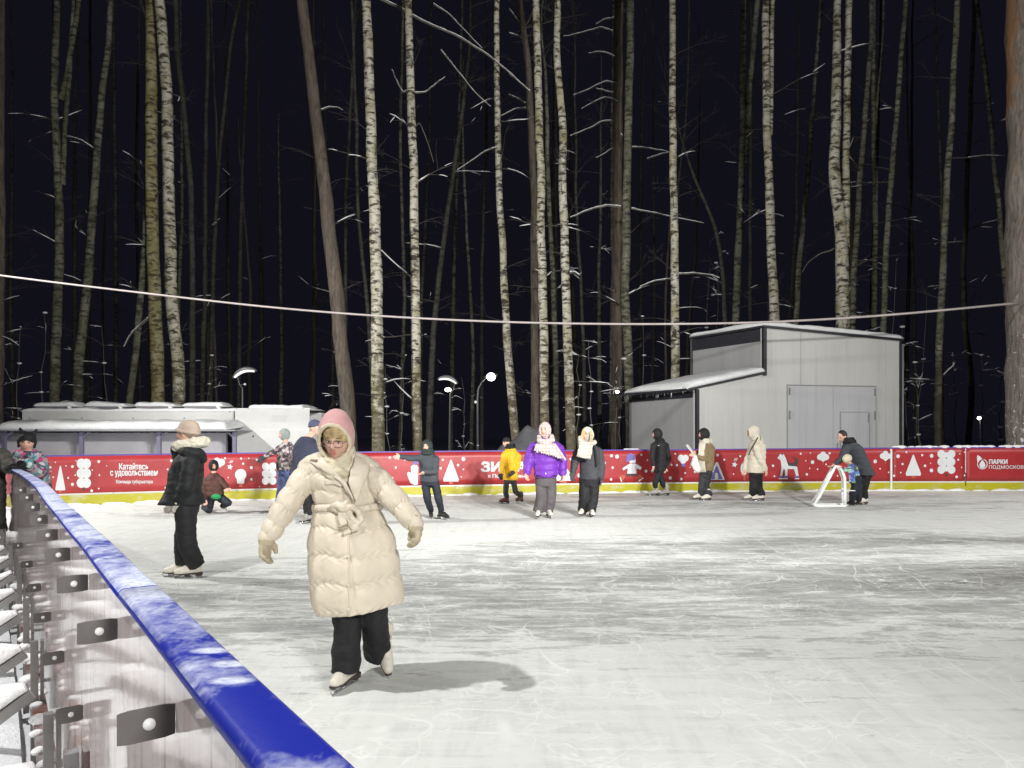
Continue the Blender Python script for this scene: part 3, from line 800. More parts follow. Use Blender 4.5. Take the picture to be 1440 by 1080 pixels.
b2 = banner(1254.6, 1356.6, 'short red banner with one white tree and one white clover, right of the shed', zl)
P = Print(); P.tree(1283.6, 639.5, 669, 21.5); P.clover(1330, 632.8, 666.2, 25)
P.dots([(1262.2, 641.5, 2.6), (1268.5, 652.5, 1.6), (1273.8, 635.8, 1.4), (1296, 640, 1.6), (1309.3, 641, 2.6), (1300, 655, 1.8), (1309, 661.5, 2.6), (1256.5, 669, 1.7), (1266, 664.5, 1.1), (1258, 655.5, .7), (1308, 651.5, .8), (1344.5, 670.5, 1.9), (1346.7, 646.4, 1.4), (1348.7, 638.2, .9), (1351.4, 657.3, .9), (1355.5, 636, 1.0), (1355.6, 668.5, 1.2)])
P.build('print', PM_, b2, False)
b3 = banner(1358.4, 1890, 'plain red banner with park emblem and two lines of lettering, by the big pine', zl)
P = Print()
n = 26; cx, cy, r0, r1 = 1380.6, 652.6, 7.3, 6.2
for k in range(n - 4):
    a0 = -PI * .42 + 2 * PI * k / n; a1 = -PI * .42 + 2 * PI * (k + 1) / n
    P.shape([(cx + r0 * math.cos(a0), cy + r0 * math.sin(a0)), (cx + r0 * math.cos(a1), cy + r0 * math.sin(a1)), (cx + r1 * math.cos(a1), cy + r1 * math.sin(a1)), (cx + r1 * math.cos(a0), cy + r1 * math.sin(a0))])
P.shape([(1380.6, 646.5), (1384, 651), (1385, 654.5), (1383.4, 657.4), (1380.6, 658.4), (1377.8, 657.4), (1376.2, 654.5), (1377.2, 651)])
P.shape([(1373.2, 640), (1377, 641.5), (1380.5, 645.5), (1378, 646.5), (1375.6, 648.6), (1374, 651), (1373, 646)], 0, .0006)
P.build('emblem', PM_, b3, False)
txt('ПАРКИ', 1389.8, 1416, 645.8, 652.6, b3, .4)
txt('ПОДМОСКОВЬЯ', 1389.8, 1447.5, 654.2, 660.2, b3, .08)
# ================================================================= trees
def branch(m, sn, start, d, L, r, depth, rnd, droop=.0, snow=0.0, seg=5):
    """bare crooked branch with side twigs; sn collects the snow lying on it"""
    pts = [V(start)]; d = V(d).normalized(); n = max(4, int(L / .32))
    for i in range(n):
        d = (d + V((rnd.gauss(0, .10), rnd.gauss(0, .10), rnd.gauss(0, .08) - droop * (i / n))))
        d.normalize(); pts.append(pts[-1] + d * (L / n))
    rr = [max(.0035, r * (1 - .85 * i / n)) for i in range(n + 1)]
    m.tube(pts, rr, seg, False)
    if snow > 0 and sn is not None:
        i = 0
        while i < n - 1:
            if rnd.random() < snow:
                k = min(n, i + rnd.randint(2, 5)); P = pts[i:k + 1]
                if len(P) > 1 and abs((P[-1] - P[0]).normalized().z) < .85:
                    R = [rr[min(n, i + q)] * .8 + .006 + .007 * rnd.random() for q in range(len(P))]; R[0] *= .5; R[-1] *= .4
                    sn.tube([p + V((0, 0, rr[min(n, i + q)] * .9)) for q, p in enumerate(P)], R, 6, True)
                i = k
            i += 1
    if depth > 0:
        for _ in range(rnd.randint(2, 4)):
            i = rnd.randint(1, n - 1); q = V((rnd.gauss(0, 1), rnd.gauss(0, .7), rnd.gauss(.1, .6)))
            dd = (pts[min(i + 1, n)] - pts[i]).normalized() * .9 + q * .6
            branch(m, sn, pts[i], dd, L * rnd.uniform(.25, .55), rr[i] * .6, depth - 1, rnd, droop * .7, snow * .7, 4)
TREE_ID = [0]
def tree(name, label, pts, w, D, mat, group, stems=(), nb_low=5, nb_top=12, snow=.2, fork=None, crown=True, twig='twig', lowz=2.5, blen=2.2, seg=12, fine=6):
    """pts: trunk centre line as photo pixels, top to bottom; w: (top, bottom) trunk width in pixels; D: distance"""
    TREE_ID[0] += 1; rnd = random.Random(TREE_ID[0] * 31 + 5)
    base = W(*pts[-1], D); base.z = -.06
    t = thing(name, label, 'tree', base, group)
    def line(pts, w, ext_top=True, ext_bot=True):
        P = [W(x, y, D) for x, y in pts]; P.reverse()
        if ext_bot:
            b = P[0].copy(); dx = (P[1] - P[0]); dx = dx / max(.3, dx.z); b = P[0] + V((dx.x * .5, 0, 0)) * (-P[0].z); b.z = -.08
            P = [b] + P
        if ext_top:
            dx = (P[-1] - P[-2]); dx = dx / max(.3, dx.z)
            top = P[-1]; H = 6 + 3 * rnd.random()
            for k in range(1, 4): P.append(top + V((dx.x * .6 + rnd.gauss(0, .02), rnd.gauss(0, .03), 1)) * (H * k / 3))
        z0, z1 = W(0, pts[-1][1], D).z, W(0, pts[0][1], D).z
        out = []; R = []
        for i in range(len(P) - 1):
            L = (P[i + 1] - P[i]).length; n = max(2, int(L / .45))
            for k in range(n):
                s = k / n; q = P[i].lerp(P[i + 1], s)
                out.append(q)
        out.append(P[-1])
        # ease the corners of the pixel polyline
        for _ in range(3): out = [out[0]] + [(out[i - 1] + out[i] * 2 + out[i + 1]) / 4 for i in range(1, len(out) - 1)] + [out[-1]]
        for i, q in enumerate(out):
            f = (q.z - z0) / max(.1, z1 - z0)
            px = lerp(w[1], w[0], min(f, 1.0)) if f > 0 else w[1] * (1 + .10 * -f * 6)
            if f > 1: px = w[0] * max(.15, 1 - (f - 1) * 1.6)
            q = q + V((mnoise.noise(V((q.z * .5, TREE_ID[0], 0))), mnoise.noise(V((q.z * .5, TREE_ID[0], 7))), 0)) * .05
            out[i] = q; R.append(px * .5 / F * D * (1 + .07 * mnoise.noise(V((q.z * 1.3, TREE_ID[0] * 2.1, 3)))))
        return out, R
    m = MB(); P, R = line(pts, w)
    m.tube(P, R, seg, True, 0, .10, 1, TREE_ID[0])
    for sp, sw in stems:
        Q, S = line(sp, sw, True, False); m.tube(Q, S, seg, True, 0, .10, 1, TREE_ID[0] + 3)
    trunk = m.build('trunk', M[mat], t)
    b = MB(); s = MB()
    for k in range(nb_low):
        z = rnd.uniform(lowz, 16)
        i = min(range(len(P)), key=lambda q: abs(P[q].z - z)); a = rnd.uniform(0, 2 * PI)
        if rnd.random() < .75: a = (0 if rnd.random() < .5 else PI) + rnd.gauss(0, .5)
        branch(b, s, P[i], (math.cos(a), math.sin(a), rnd.uniform(-.1, .75)), rnd.uniform(.35, 1.0) * blen, min(.035, R[i] * .28), 1, rnd, .12, snow)
    if crown:
        for k in range(nb_top):
            i = rnd.randint(int(len(P) * .72), len(P) - 1); a = rnd.uniform(0, 2 * PI)
            branch(b, None, P[i], (math.cos(a), math.sin(a), rnd.uniform(.3, 1.0)), rnd.uniform(1.2, 2.8), min(.04, R[i] * .4), 2, rnd, .15, 0)
    for k in range(fine):
        z = rnd.uniform(3, 17); i = min(range(len(P)), key=lambda q: abs(P[q].z - z)); a = rnd.uniform(0, 2 * PI)
        branch(b, None, P[i], (math.cos(a), math.sin(a) * .6, rnd.uniform(.1, .9)), rnd.uniform(.9, 2.0), .015, 2, rnd, .2, 0, 4)
    if b.v: b.build('crown', M[twig], t)
    if s.v: s.build('snow_cover', M['snow_clump'], t)
    return t, P, R
def limb_px(t, px, D, r, mat='twig_grey', snow=True, seed=1):
    """a particular branch seen in the photograph, as pixels along it"""
    rnd = random.Random(seed); P = [W(x, y, D + .15 * math.sin(i * 1.3)) for i, (x, y) in enumerate(px)]
    Q = []
    for i in range(len(P) - 1):
        for k in range(6): Q.append(P[i].lerp(P[i + 1], k / 6) + V((rnd.gauss(0, .012), rnd.gauss(0, .02), rnd.gauss(0, .012))))
    Q.append(P[-1])
    for _ in range(2): Q = [Q[0]] + [(Q[i - 1] + Q[i] * 2 + Q[i + 1]) / 4 for i in range(1, len(Q) - 1)] + [Q[-1]]
    R = [r * (1 - .6 * i / len(Q)) for i in range(len(Q))]
    m = MB(); m.tube(Q, R, 6); o = m.build('branch', M[mat], t)
    if snow:
        s = MB(); s.tube([q + V((0, 0, R[i] * .8 + .006)) for i, q in enumerate(Q)], [max(.004, R[i] * .72 + .012 * mnoise.noise(V((i * .8, seed, 0)))) for i in range(len(Q))], 6); s.build('snow_cover', M['snow_clump'], o)
GB = 'lit birches behind the rink'
t, _, _ = tree('birch_tree', 'mottled yellow-green birch twinned with a whiter one behind the snowy pavilion', [(213, -20), (213, 150), (213, 280), (218, 430), (223, 580)], (15, 18), 28.6, 'birch_yellow', GB, nb_low=3)
limb_px(t, [(211, 446), (197, 458), (183, 470), (174, 488)], 28.5, .055)
tree('birch_tree', 'crisp white birch with black dashes, kinked near its foot, behind the snowy pavilion', [(221, -20), (229, 40), (235, 150), (238, 300), (241, 420), (245, 470), (252, 495), (250, 590)], (14, 17), 28.0, 'birch', GB, nb_low=2)
tree('birch_tree', 'broad bright birch rising right behind the pink hood of the cream coated woman', [(514, -20), (520, 130), (527, 320), (530, 420), (532, 620)], (13, 18), 24.0, 'birch', GB, nb_low=2)
t, _, _ = tree('birch_tree', 'slim bright birch rising behind the dark hooded boy with his arm out', [(573, -20), (578, 140), (583, 300), (584, 450), (587, 625)], (10.5, 14), 25.0, 'birch', GB, nb_low=6, snow=.24)
limb_px(t, [(574, 128), (566, 130), (557, 112), (551, 98)], 25, .035, seed=4)
limb_px(t, [(584, 131), (600, 129), (612, 118), (626, 108)], 25, .03, seed=5)
limb_px(t, [(585, 177), (590, 172), (600, 195), (610, 228)], 25, .025, 'twig_grey', False, seed=6)
t, _, _ = tree('birch_tree', 'thin dark-dashed birch bending to the foot of the bright street lamp', [(698, -20), (699, 120), (702, 270), (708, 380), (713, 470), (724, 610)], (7, 12), 27.5, 'birch', GB, nb_low=3, snow=.24)
limb_px(t, [(530, -4), (556, 8), (583, 24), (610, 37), (640, 49), (668, 66), (690, 80), (720, 106), (745, 128)], 26.5, .052, seed=11)
limb_px(t, [(610, 5), (632, 20), (655, 45), (678, 68)], 27.2, .03, seed=12)
limb_px(t, [(620, 70), (640, 95), (665, 128), (690, 150)], 27.2, .032, seed=13)
limb_px(t, [(698, 207), (680, 214), (660, 228), (643, 239)], 27.3, .028, seed=14)
tree('birch_tree', 'straight birch, first of a close pair, standing behind the purple jacketed girl', [(753, -20), (757, 120), (761, 300), (764, 450), (766, 625)], (10, 13.5), 26.0, 'birch', GB, nb_low=2)
t, _, _ = tree('birch_tree', 'wavy birch beside a straight one, standing over the gap between the two scarfed girls', [(783, -20), (783, 60), (786, 120), (793, 200), (791, 280), (795, 380), (799, 500), (803, 625)], (9, 14), 25.6, 'birch', GB, nb_low=3)
limb_px(t, [(801, 384), (808, 383), (815, 387)], 25.6, .05, seed=21)
t, _, _ = tree('aspen_tree', 'greenish grey trunk left of the grey shed, next to a dark red pine', [(887, -20), (885, 100), (882, 250), (879, 400), (886, 580)], (10.5, 13), 28.5, 'birch_grey', 'grey trunks at the edge of the forest', nb_low=3)
limb_px(t, [(873, 291), (855, 289), (835, 293), (812, 302), (802, 306)], 28.4, .05, seed=31)
limb_px(t, [(888, 293), (905, 297), (925, 300), (950, 306), (990, 314)], 28.4, .035, seed=32)
t, _, _ = tree('pine_tree', 'dark reddish pine with drooping snowy side branches, left of the grey shed', [(871, -20), (869, 100), (868, 300), (867, 600)], (13, 16), 31.5, 'pine', 'pines behind the rink', nb_low=2)
for q, (a, b) in enumerate([([(864, 25), (850, 27), (838, 34)], 1), ([(862, 44), (845, 38), (825, 44), (806, 49), (792, 51)], 2), ([(864, 80), (852, 73), (838, 73), (828, 75)], 3), ([(868, 118), (855, 114), (842, 118), (825, 127), (806, 134)], 4), ([(864, 131), (850, 127), (838, 124)], 5), ([(868, 143), (853, 136), (838, 142), (818, 153)], 6), ([(864, 170), (846, 171), (826, 182), (802, 191)], 7), ([(875, 192), (868, 176), (863, 163)], 8), ([(868, 208), (860, 210), (850, 216), (838, 222)], 9), ([(889, 207), (905, 208), (922, 210), (938, 213)], 10), ([(910, 224), (925, 218), (943, 213)], 11)]):
    limb_px(t, a, 31.3, .036, seed=40 + b)
t, _, _ = tree('birch_tree', 'smooth pale birch rising from behind the back corner of the grey shed', [(945, -20), (946, 60), (945, 150), (948, 280), (949, 400), (950, 560)], (8.5, 12.5), 26.3, 'birch', GB, nb_low=2)
limb_px(t, [(950, 392), (940, 393), (920, 395), (900, 403)], 27, .04, seed=61); limb_px(t, [(952, 386), (975, 384), (1000, 387), (1012, 391)], 27, .035, seed=62)
tree('birch_tree', 'dark-dashed birch standing behind the peak of the shed roof', [(1077, -20), (1077, 120), (1082, 270), (1085, 370), (1091, 480)], (9.5, 13), 27.0, 'birch', GB, nb_low=3, stems=[([(1087, -20), (1085, 90), (1084, 190)], (6, 6))])
t, _, _ = tree('birch_tree', 'forked pale birch with two stems joining above the shed door', [(1178, -20), (1176, 130), (1172, 250), (1180, 290), (1184, 330), (1186, 500)], (9.5, 20), 26.5, 'birch', GB, stems=[([(1195, -20), (1193, 60), (1189, 200), (1190, 290), (1189, 350)], (8.5, 11))], nb_low=3)
limb_px(t, [(1174, 350), (1150, 358), (1135, 370), (1128, 383)], 26.6, .03, 'twig_grey', False, seed=71)
tree('birch_tree', 'slim mottled birch standing in the open between the shed and the big pine', [(1348, -20), (1341, 110), (1332, 260), (1325, 400), (1320, 500), (1317, 640)], (7, 10), 26.0, 'birch_grey', GB, nb_low=3, snow=.30)
t, _, _ = tree('pine_tree', 'bare brown pine trunk leaning over behind the pink hood', [(422, -20), (440, 130), (457, 265), (470, 390), (479, 470), (492, 620)], (15, 22), 25.5, 'pine', 'pines behind the rink', nb_low=1)
limb_px(t, [(452, 154), (463, 151), (473, 151), (482, 155)], 25.5, .03, seed=81)
t, _, _ = tree('pine_tree', 'huge snow-flecked pine trunk by the edge of the rink, orange high up', [(1461, -20), (1461, 200), (1461, 400), (1461, 520), (1464, 650)], (74, 80), 21.6, 'pine_big', 'pines behind the rink', nb_low=0, seg=40, fine=0)
GD = 'grey trunks at the edge of the forest'
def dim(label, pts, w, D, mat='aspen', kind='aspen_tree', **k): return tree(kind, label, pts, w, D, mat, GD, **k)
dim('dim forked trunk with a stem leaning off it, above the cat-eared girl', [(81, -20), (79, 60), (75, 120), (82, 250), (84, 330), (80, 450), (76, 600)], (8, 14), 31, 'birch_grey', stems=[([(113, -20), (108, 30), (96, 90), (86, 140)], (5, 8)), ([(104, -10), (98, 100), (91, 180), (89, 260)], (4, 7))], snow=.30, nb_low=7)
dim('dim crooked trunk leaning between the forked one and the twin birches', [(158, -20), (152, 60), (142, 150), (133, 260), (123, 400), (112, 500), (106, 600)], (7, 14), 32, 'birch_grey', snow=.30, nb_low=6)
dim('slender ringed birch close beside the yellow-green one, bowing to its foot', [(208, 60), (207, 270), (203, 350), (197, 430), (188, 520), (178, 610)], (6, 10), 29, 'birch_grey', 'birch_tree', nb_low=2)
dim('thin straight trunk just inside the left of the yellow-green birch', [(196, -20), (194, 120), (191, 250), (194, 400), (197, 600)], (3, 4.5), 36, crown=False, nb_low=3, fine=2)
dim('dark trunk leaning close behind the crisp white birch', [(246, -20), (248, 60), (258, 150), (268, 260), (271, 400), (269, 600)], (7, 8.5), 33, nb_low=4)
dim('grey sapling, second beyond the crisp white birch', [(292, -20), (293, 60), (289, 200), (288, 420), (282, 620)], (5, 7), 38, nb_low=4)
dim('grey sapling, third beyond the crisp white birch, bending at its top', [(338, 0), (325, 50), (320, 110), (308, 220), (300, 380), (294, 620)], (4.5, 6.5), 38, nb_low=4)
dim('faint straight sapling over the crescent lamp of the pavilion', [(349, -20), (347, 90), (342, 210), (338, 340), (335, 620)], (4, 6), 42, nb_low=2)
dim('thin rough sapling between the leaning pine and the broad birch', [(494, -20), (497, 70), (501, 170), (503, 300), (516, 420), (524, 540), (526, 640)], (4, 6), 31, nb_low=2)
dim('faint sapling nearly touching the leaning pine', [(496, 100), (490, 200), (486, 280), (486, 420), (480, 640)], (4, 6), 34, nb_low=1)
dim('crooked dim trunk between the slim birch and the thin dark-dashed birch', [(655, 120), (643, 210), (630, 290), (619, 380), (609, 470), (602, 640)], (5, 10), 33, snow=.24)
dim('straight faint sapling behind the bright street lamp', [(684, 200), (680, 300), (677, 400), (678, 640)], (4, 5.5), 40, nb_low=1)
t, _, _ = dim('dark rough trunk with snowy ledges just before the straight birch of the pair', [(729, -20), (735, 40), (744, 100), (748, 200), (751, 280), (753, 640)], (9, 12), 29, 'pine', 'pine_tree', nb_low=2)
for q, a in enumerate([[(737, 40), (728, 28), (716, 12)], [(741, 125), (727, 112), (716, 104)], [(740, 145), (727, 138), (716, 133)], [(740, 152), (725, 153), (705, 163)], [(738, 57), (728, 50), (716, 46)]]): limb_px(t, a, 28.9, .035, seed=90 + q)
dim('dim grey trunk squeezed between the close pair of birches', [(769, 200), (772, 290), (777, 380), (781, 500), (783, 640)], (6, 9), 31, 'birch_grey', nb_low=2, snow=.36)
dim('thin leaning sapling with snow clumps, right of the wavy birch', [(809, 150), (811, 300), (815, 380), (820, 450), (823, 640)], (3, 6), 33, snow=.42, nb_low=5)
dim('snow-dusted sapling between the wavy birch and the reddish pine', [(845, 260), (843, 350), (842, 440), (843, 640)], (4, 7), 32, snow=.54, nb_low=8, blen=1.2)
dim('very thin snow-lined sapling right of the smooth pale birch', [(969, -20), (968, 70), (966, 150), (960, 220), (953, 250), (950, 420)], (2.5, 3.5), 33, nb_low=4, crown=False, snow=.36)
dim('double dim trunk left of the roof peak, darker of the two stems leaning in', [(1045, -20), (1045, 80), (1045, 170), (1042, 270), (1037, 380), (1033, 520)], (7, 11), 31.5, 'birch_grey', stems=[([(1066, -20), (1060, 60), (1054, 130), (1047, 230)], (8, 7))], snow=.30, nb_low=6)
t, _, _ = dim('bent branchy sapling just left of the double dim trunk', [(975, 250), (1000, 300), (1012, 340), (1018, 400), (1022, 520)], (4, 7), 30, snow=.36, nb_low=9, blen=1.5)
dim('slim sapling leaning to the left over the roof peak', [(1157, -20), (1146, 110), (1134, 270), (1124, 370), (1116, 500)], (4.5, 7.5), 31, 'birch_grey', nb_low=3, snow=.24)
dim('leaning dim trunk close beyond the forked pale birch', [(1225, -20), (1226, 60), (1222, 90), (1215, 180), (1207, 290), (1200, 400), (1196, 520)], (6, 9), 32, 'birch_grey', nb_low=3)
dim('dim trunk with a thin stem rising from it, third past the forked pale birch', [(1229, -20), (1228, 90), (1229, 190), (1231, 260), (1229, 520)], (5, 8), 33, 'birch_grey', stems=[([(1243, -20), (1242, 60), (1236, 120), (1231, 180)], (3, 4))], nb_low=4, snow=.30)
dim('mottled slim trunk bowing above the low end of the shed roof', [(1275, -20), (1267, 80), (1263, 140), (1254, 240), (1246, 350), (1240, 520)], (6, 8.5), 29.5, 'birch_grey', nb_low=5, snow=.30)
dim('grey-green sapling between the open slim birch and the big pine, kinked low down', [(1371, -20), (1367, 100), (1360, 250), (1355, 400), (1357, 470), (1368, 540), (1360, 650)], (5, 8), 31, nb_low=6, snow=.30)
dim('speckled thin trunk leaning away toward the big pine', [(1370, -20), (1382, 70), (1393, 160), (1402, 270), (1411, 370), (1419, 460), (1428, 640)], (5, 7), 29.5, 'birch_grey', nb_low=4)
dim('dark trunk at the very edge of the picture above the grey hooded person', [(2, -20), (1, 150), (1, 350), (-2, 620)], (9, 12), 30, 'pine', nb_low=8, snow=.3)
# the forest behind: dim stems one behind another
rnd = random.Random(99); far_protos = []
k = 0; used = []
while k < 42:
    D = rnd.uniform(36, 60); px = rnd.uniform(-60, 1500)
    x0 = (px - 720) / F * D
    if any(abs(px - u) < 6 for u in used): continue
    used.append(px); k += 1
    lean = rnd.gauss(0, 10); h0 = rnd.uniform(-30, 60) if rnd.random() < .7 else rnd.uniform(100, 330)
    pts = [(px + lean, h0), (px + lean * .6 + rnd.gauss(0, 3), lerp(h0, 620, .33)), (px + lean * .25 + rnd.gauss(0, 3), lerp(h0, 620, .66)), (px, 626)]
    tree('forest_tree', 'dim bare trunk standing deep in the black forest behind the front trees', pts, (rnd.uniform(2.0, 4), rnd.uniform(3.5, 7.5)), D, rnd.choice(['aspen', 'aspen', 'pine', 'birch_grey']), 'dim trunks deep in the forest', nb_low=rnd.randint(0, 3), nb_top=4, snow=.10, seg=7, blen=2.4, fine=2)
# snow-laden undergrowth
for i, (px, py, D) in enumerate([(478, 560, 27), (548, 575, 29), (655, 590, 31), (812, 560, 29), (838, 540, 28), (868, 565, 27.5), (905, 505, 30), (1280, 520, 28), (1298, 570, 26.5), (1345, 560, 29), (1385, 560, 28), (1405, 590, 27), (20, 520, 30), (60, 500, 31), (150, 520, 31), (180, 540, 33), (290, 560, 33), (560, 560, 32), (985, 400, 32), (1010, 430, 33), (1255, 430, 33), (1290, 470, 31)]):
    r2 = random.Random(500 + i); base = W(px, 640, D); base.z = -.06
    LBL = ['leaning pine', 'slim birch', 'lamp pair', 'dark jacketed girl', 'reddish pine', 'grey trunk', 'smooth pale birch', 'shed corner', 'open slim birch', 'kinked sapling', 'speckled trunk', 'big pine', 'grey hooded person', 'cat-eared girl', 'crooked trunk', 'yellow-green birch', 'crescent lamp', 'broad birch', 'shed roof', 'double trunk', 'bowing trunk', 'low shed eave']
    t = thing('sapling', 'snowy bare sapling in the dark nearest the ' + LBL[i], 'sapling', base, 'saplings with snow on their twigs')
    m = MB(); s = MB(); top = W(px + r2.gauss(0, 8), py - 60, D)
    P = [base.lerp(top, q / 8) + V((r2.gauss(0, .05), r2.gauss(0, .05), 0)) for q in range(9)]
    m.tube(P, [.03 * (1 - q / 11) for q in range(9)], 6)
    m.build('trunk', M['twig_grey'], t); m = MB()
    for q in range(6):
        a = r2.uniform(0, 2 * PI); branch(m, s, P[r2.randint(2, 8)], (math.cos(a), math.sin(a) * .5, r2.uniform(-.1, .6)), r2.uniform(.4, 1.1), .010, 1, r2, .25, .28)
    m.build('crown', M['twig_grey'], t)
    for q in range(r2.randint(2, 5)):
        c = P[r2.randint(3, 8)] + V((r2.gauss(0, .015), r2.gauss(0, .02), .02)); w = r2.uniform(.03, .08)
        s.ell(c, (w * 1.5, w, w * .6), None, 8, 6)
    s.build('snow_cover', M['snow_clump'], t)
# ================================================================= buildings, lamps, cable
def snow_slab(m, a, b, depth_vec, h, n=30, K=5, amp=.25, seed=0):
    """rounded lumpy ridge of snow from a to b, lying back along depth_vec"""
    a, b, dv = V(a), V(b), V(depth_vec); vs = []
    prof = [(0, 0), (-.03, .35), (0, .75), (.12, .97), (.4, 1.05), (.75, 1.0), (.97, .7), (1, 0)]
    for i in range(n + 1):
        p = a.lerp(b, i / n); e = min(1, min(i, n - i) / 1.6 + .25)
        hh = h * e * (1 + amp * mnoise.fractal(V((p.x * 1.1 + seed, p.y * 1.1, seed)), 1, 2, 4))
        for u, z in prof: vs.append(p + dv * (u * (1 if u > 0 else hh / max(.01, dv.length) * 3)) + V((0, 0, z * hh + (.12 * h * mnoise.noise(V((p.x * 2.3, u * 3, seed + 4))) if z > .2 else 0))))
    q = len(prof); fs = []
    for i in range(n):
        for k in range(q):
            k2 = (k + 1) % q; fs.append((i * q + k, i * q + k2, (i + 1) * q + k2, (i + 1) * q + k))
    fs += [tuple(range(q)), tuple(range(n * q, (n + 1) * q))]
    m.add(vs, fs)
# ---- grey shed
sh = thing('shed', 'grey clad shed with stepped snowy roofs and a double door', 'shed', W(1120, 640, 23.4) * 1)
def Z(py, D): return CAM_H + (HOR - py) / F * D
F0 = W(979, 614, 22.6); F1 = W(1074, 614, 23.05); F2 = W(1266, 614, 24.0); B1 = W(973, 614, 25.8); B0 = W(887, 614, 26.0)
B2 = F2 + (B1 - F1)
for p in (F0, F1, F2, B0, B1, B2): p.z = 0
def at(p, z): return V((p.x, p.y, z))
def on(a, b, px):
    """point of the plan line a-b that is seen in photo column px"""
    k = (px - 720) / F; d = b - a
    t = (k * a.y - a.x) / (d.x - k * d.y); return a + d * t
zt1, zt2 = Z(461, 23.05), Z(480, 24.0); zl0, zl1 = Z(547, 22.6), Z(526, 23.05)
inn = (B1 - F1).normalized()
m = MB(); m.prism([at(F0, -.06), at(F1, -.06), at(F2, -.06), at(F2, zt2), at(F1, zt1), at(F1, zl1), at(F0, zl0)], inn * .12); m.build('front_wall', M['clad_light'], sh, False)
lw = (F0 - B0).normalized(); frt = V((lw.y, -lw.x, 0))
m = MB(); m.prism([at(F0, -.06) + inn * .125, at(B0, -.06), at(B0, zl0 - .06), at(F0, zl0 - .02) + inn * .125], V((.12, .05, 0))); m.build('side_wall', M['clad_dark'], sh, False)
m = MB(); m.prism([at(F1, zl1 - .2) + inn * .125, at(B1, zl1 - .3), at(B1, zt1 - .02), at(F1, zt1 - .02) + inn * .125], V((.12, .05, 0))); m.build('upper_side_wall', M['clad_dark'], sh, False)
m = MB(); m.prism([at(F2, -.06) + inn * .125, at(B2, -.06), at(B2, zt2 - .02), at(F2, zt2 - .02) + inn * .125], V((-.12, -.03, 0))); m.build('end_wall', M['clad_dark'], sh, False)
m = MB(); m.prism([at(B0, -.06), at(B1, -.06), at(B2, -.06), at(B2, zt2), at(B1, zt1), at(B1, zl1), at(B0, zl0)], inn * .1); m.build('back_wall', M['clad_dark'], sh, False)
fd = (F2 - F0).normalized(); fn = V((fd.y, -fd.x, 0))
def bar(a, b, w, dep, name, mat, off=0.0):
    a = V(a) + fn * off; b = V(b) + fn * off; ax = (b - a).normalized(); ay = fn; az = ax.cross(ay); m = MB(); m.box((a + b) / 2, (b - a).length, dep, w, ax, ay, az); return m.build(name, M[mat], sh, False)
bar(at(F0, -.05) + fd * .03, at(F0, zl0 - .01) + fd * .03, .10, .13, 'corner_trim', 'trim_black', .0)
bar(at(F1, zl1 - .05) + fd * .02, at(F1, zt1 - .01) + fd * .02, .11, .13, 'corner_trim', 'trim_black', .0)
bar(at(F2, -.05) - fd * .02, at(F2, zt2 - .01) - fd * .02, .05, .13, 'corner_trim', 'trim_black', .0)
# dark fascia of the two side walls
def fascia(a, b, z0, z1, o): 
    m = MB(); m.prism([at(a, z0) + V(o), at(b, z0) + V(o), at(b, z1) + V(o), at(a, z1) + V(o)], V((-.03, -.012, 0))); m.build('fascia', M['trim_black'], sh, False)
fascia(F1 + inn * .13, B1, zt1 - .42, zt1 - .025, (-.003, 0, 0)); fascia(F0 + inn * .13, B0, zl0 - .26, zl0 - .07, (-.003, 0, 0))
m = MB(); m.box(at(B1, (zl1 + zt1) / 2), .14, .1, zt1 - zl1); m.build('corner_trim', M['trim_black'], sh, False)
m = MB(); m.box(at(B0, zl0 / 2), .12, .1, zl0 - .1); m.build('corner_trim', M['trim_black'], sh, False)
# roofs with overhang, and snow
def roof(a, b, za, zb, back, th, over, name):
    aa = at(a, za) + fn * over; bb = at(b, zb) + fn * over; m = MB(); m.prism([aa, bb, bb + V((0, 0, th)), aa + V((0, 0, th))], inn * ((back) + over)); m.build(name, M['trim_black'], sh, False)
L1 = (B1 - F1).length
roof(F1 - fd * .06, F2 + fd * .05, zt1 + .002, zt2 + .002, L1, .07, .10, 'roof'); roof(F0 - fd * .32, F1 - fd * .01, zl0 - .06, zl1 + .002, (B0 - F0).length, .07, .10, 'roof')
s = MB(); snow_slab(s, at(F1, zt1 + .075) + fn * .10 - fd * .08, at(F2, zt2 + .075) + fn * .10 + fd * .06, inn * (L1 + .1), .17, 40, seed=1, amp=.3)
snow_slab(s, at(B1, zt1 + .075) - fd * .1, at(F1, zt1 + .075) + fn * .08 - fd * .06, V((1.2, .3, 0)), .16, 24, seed=2)
snow_slab(s, at(F0, zl0 + .012) + fn * .10 - fd * .30, at(F1, zl1 + .075) + fn * .10 - fd * .02, inn * 3.2, .20, 30, seed=3)
s.build('snow_cover', M['snow_clump'], sh)
s = MB(); snow_slab(s, at(B0, zl0 - .03) - fd * .32, at(F0, zl0 - .03) - fd * .32 + fn * .1, V((.9, .3, .13)), .24, 26, seed=5, amp=.35); s.build('snow_cover', M['snow_clump'], sh)
# icicles under the low eave
m = MB()
for i in range(26):
    p = at(B0, zl0 - .03).lerp(at(F0, zl0 - .03), hsh(i * 3.3)) - fd * .33; L = .06 + .16 * hsh(i * 7.1); m.tube([p, p - V((0, 0, L))], [.012, .002], 5)
ic = m.build('icicles', M['snow_clump'], sh); ic['kind'] = 'stuff'
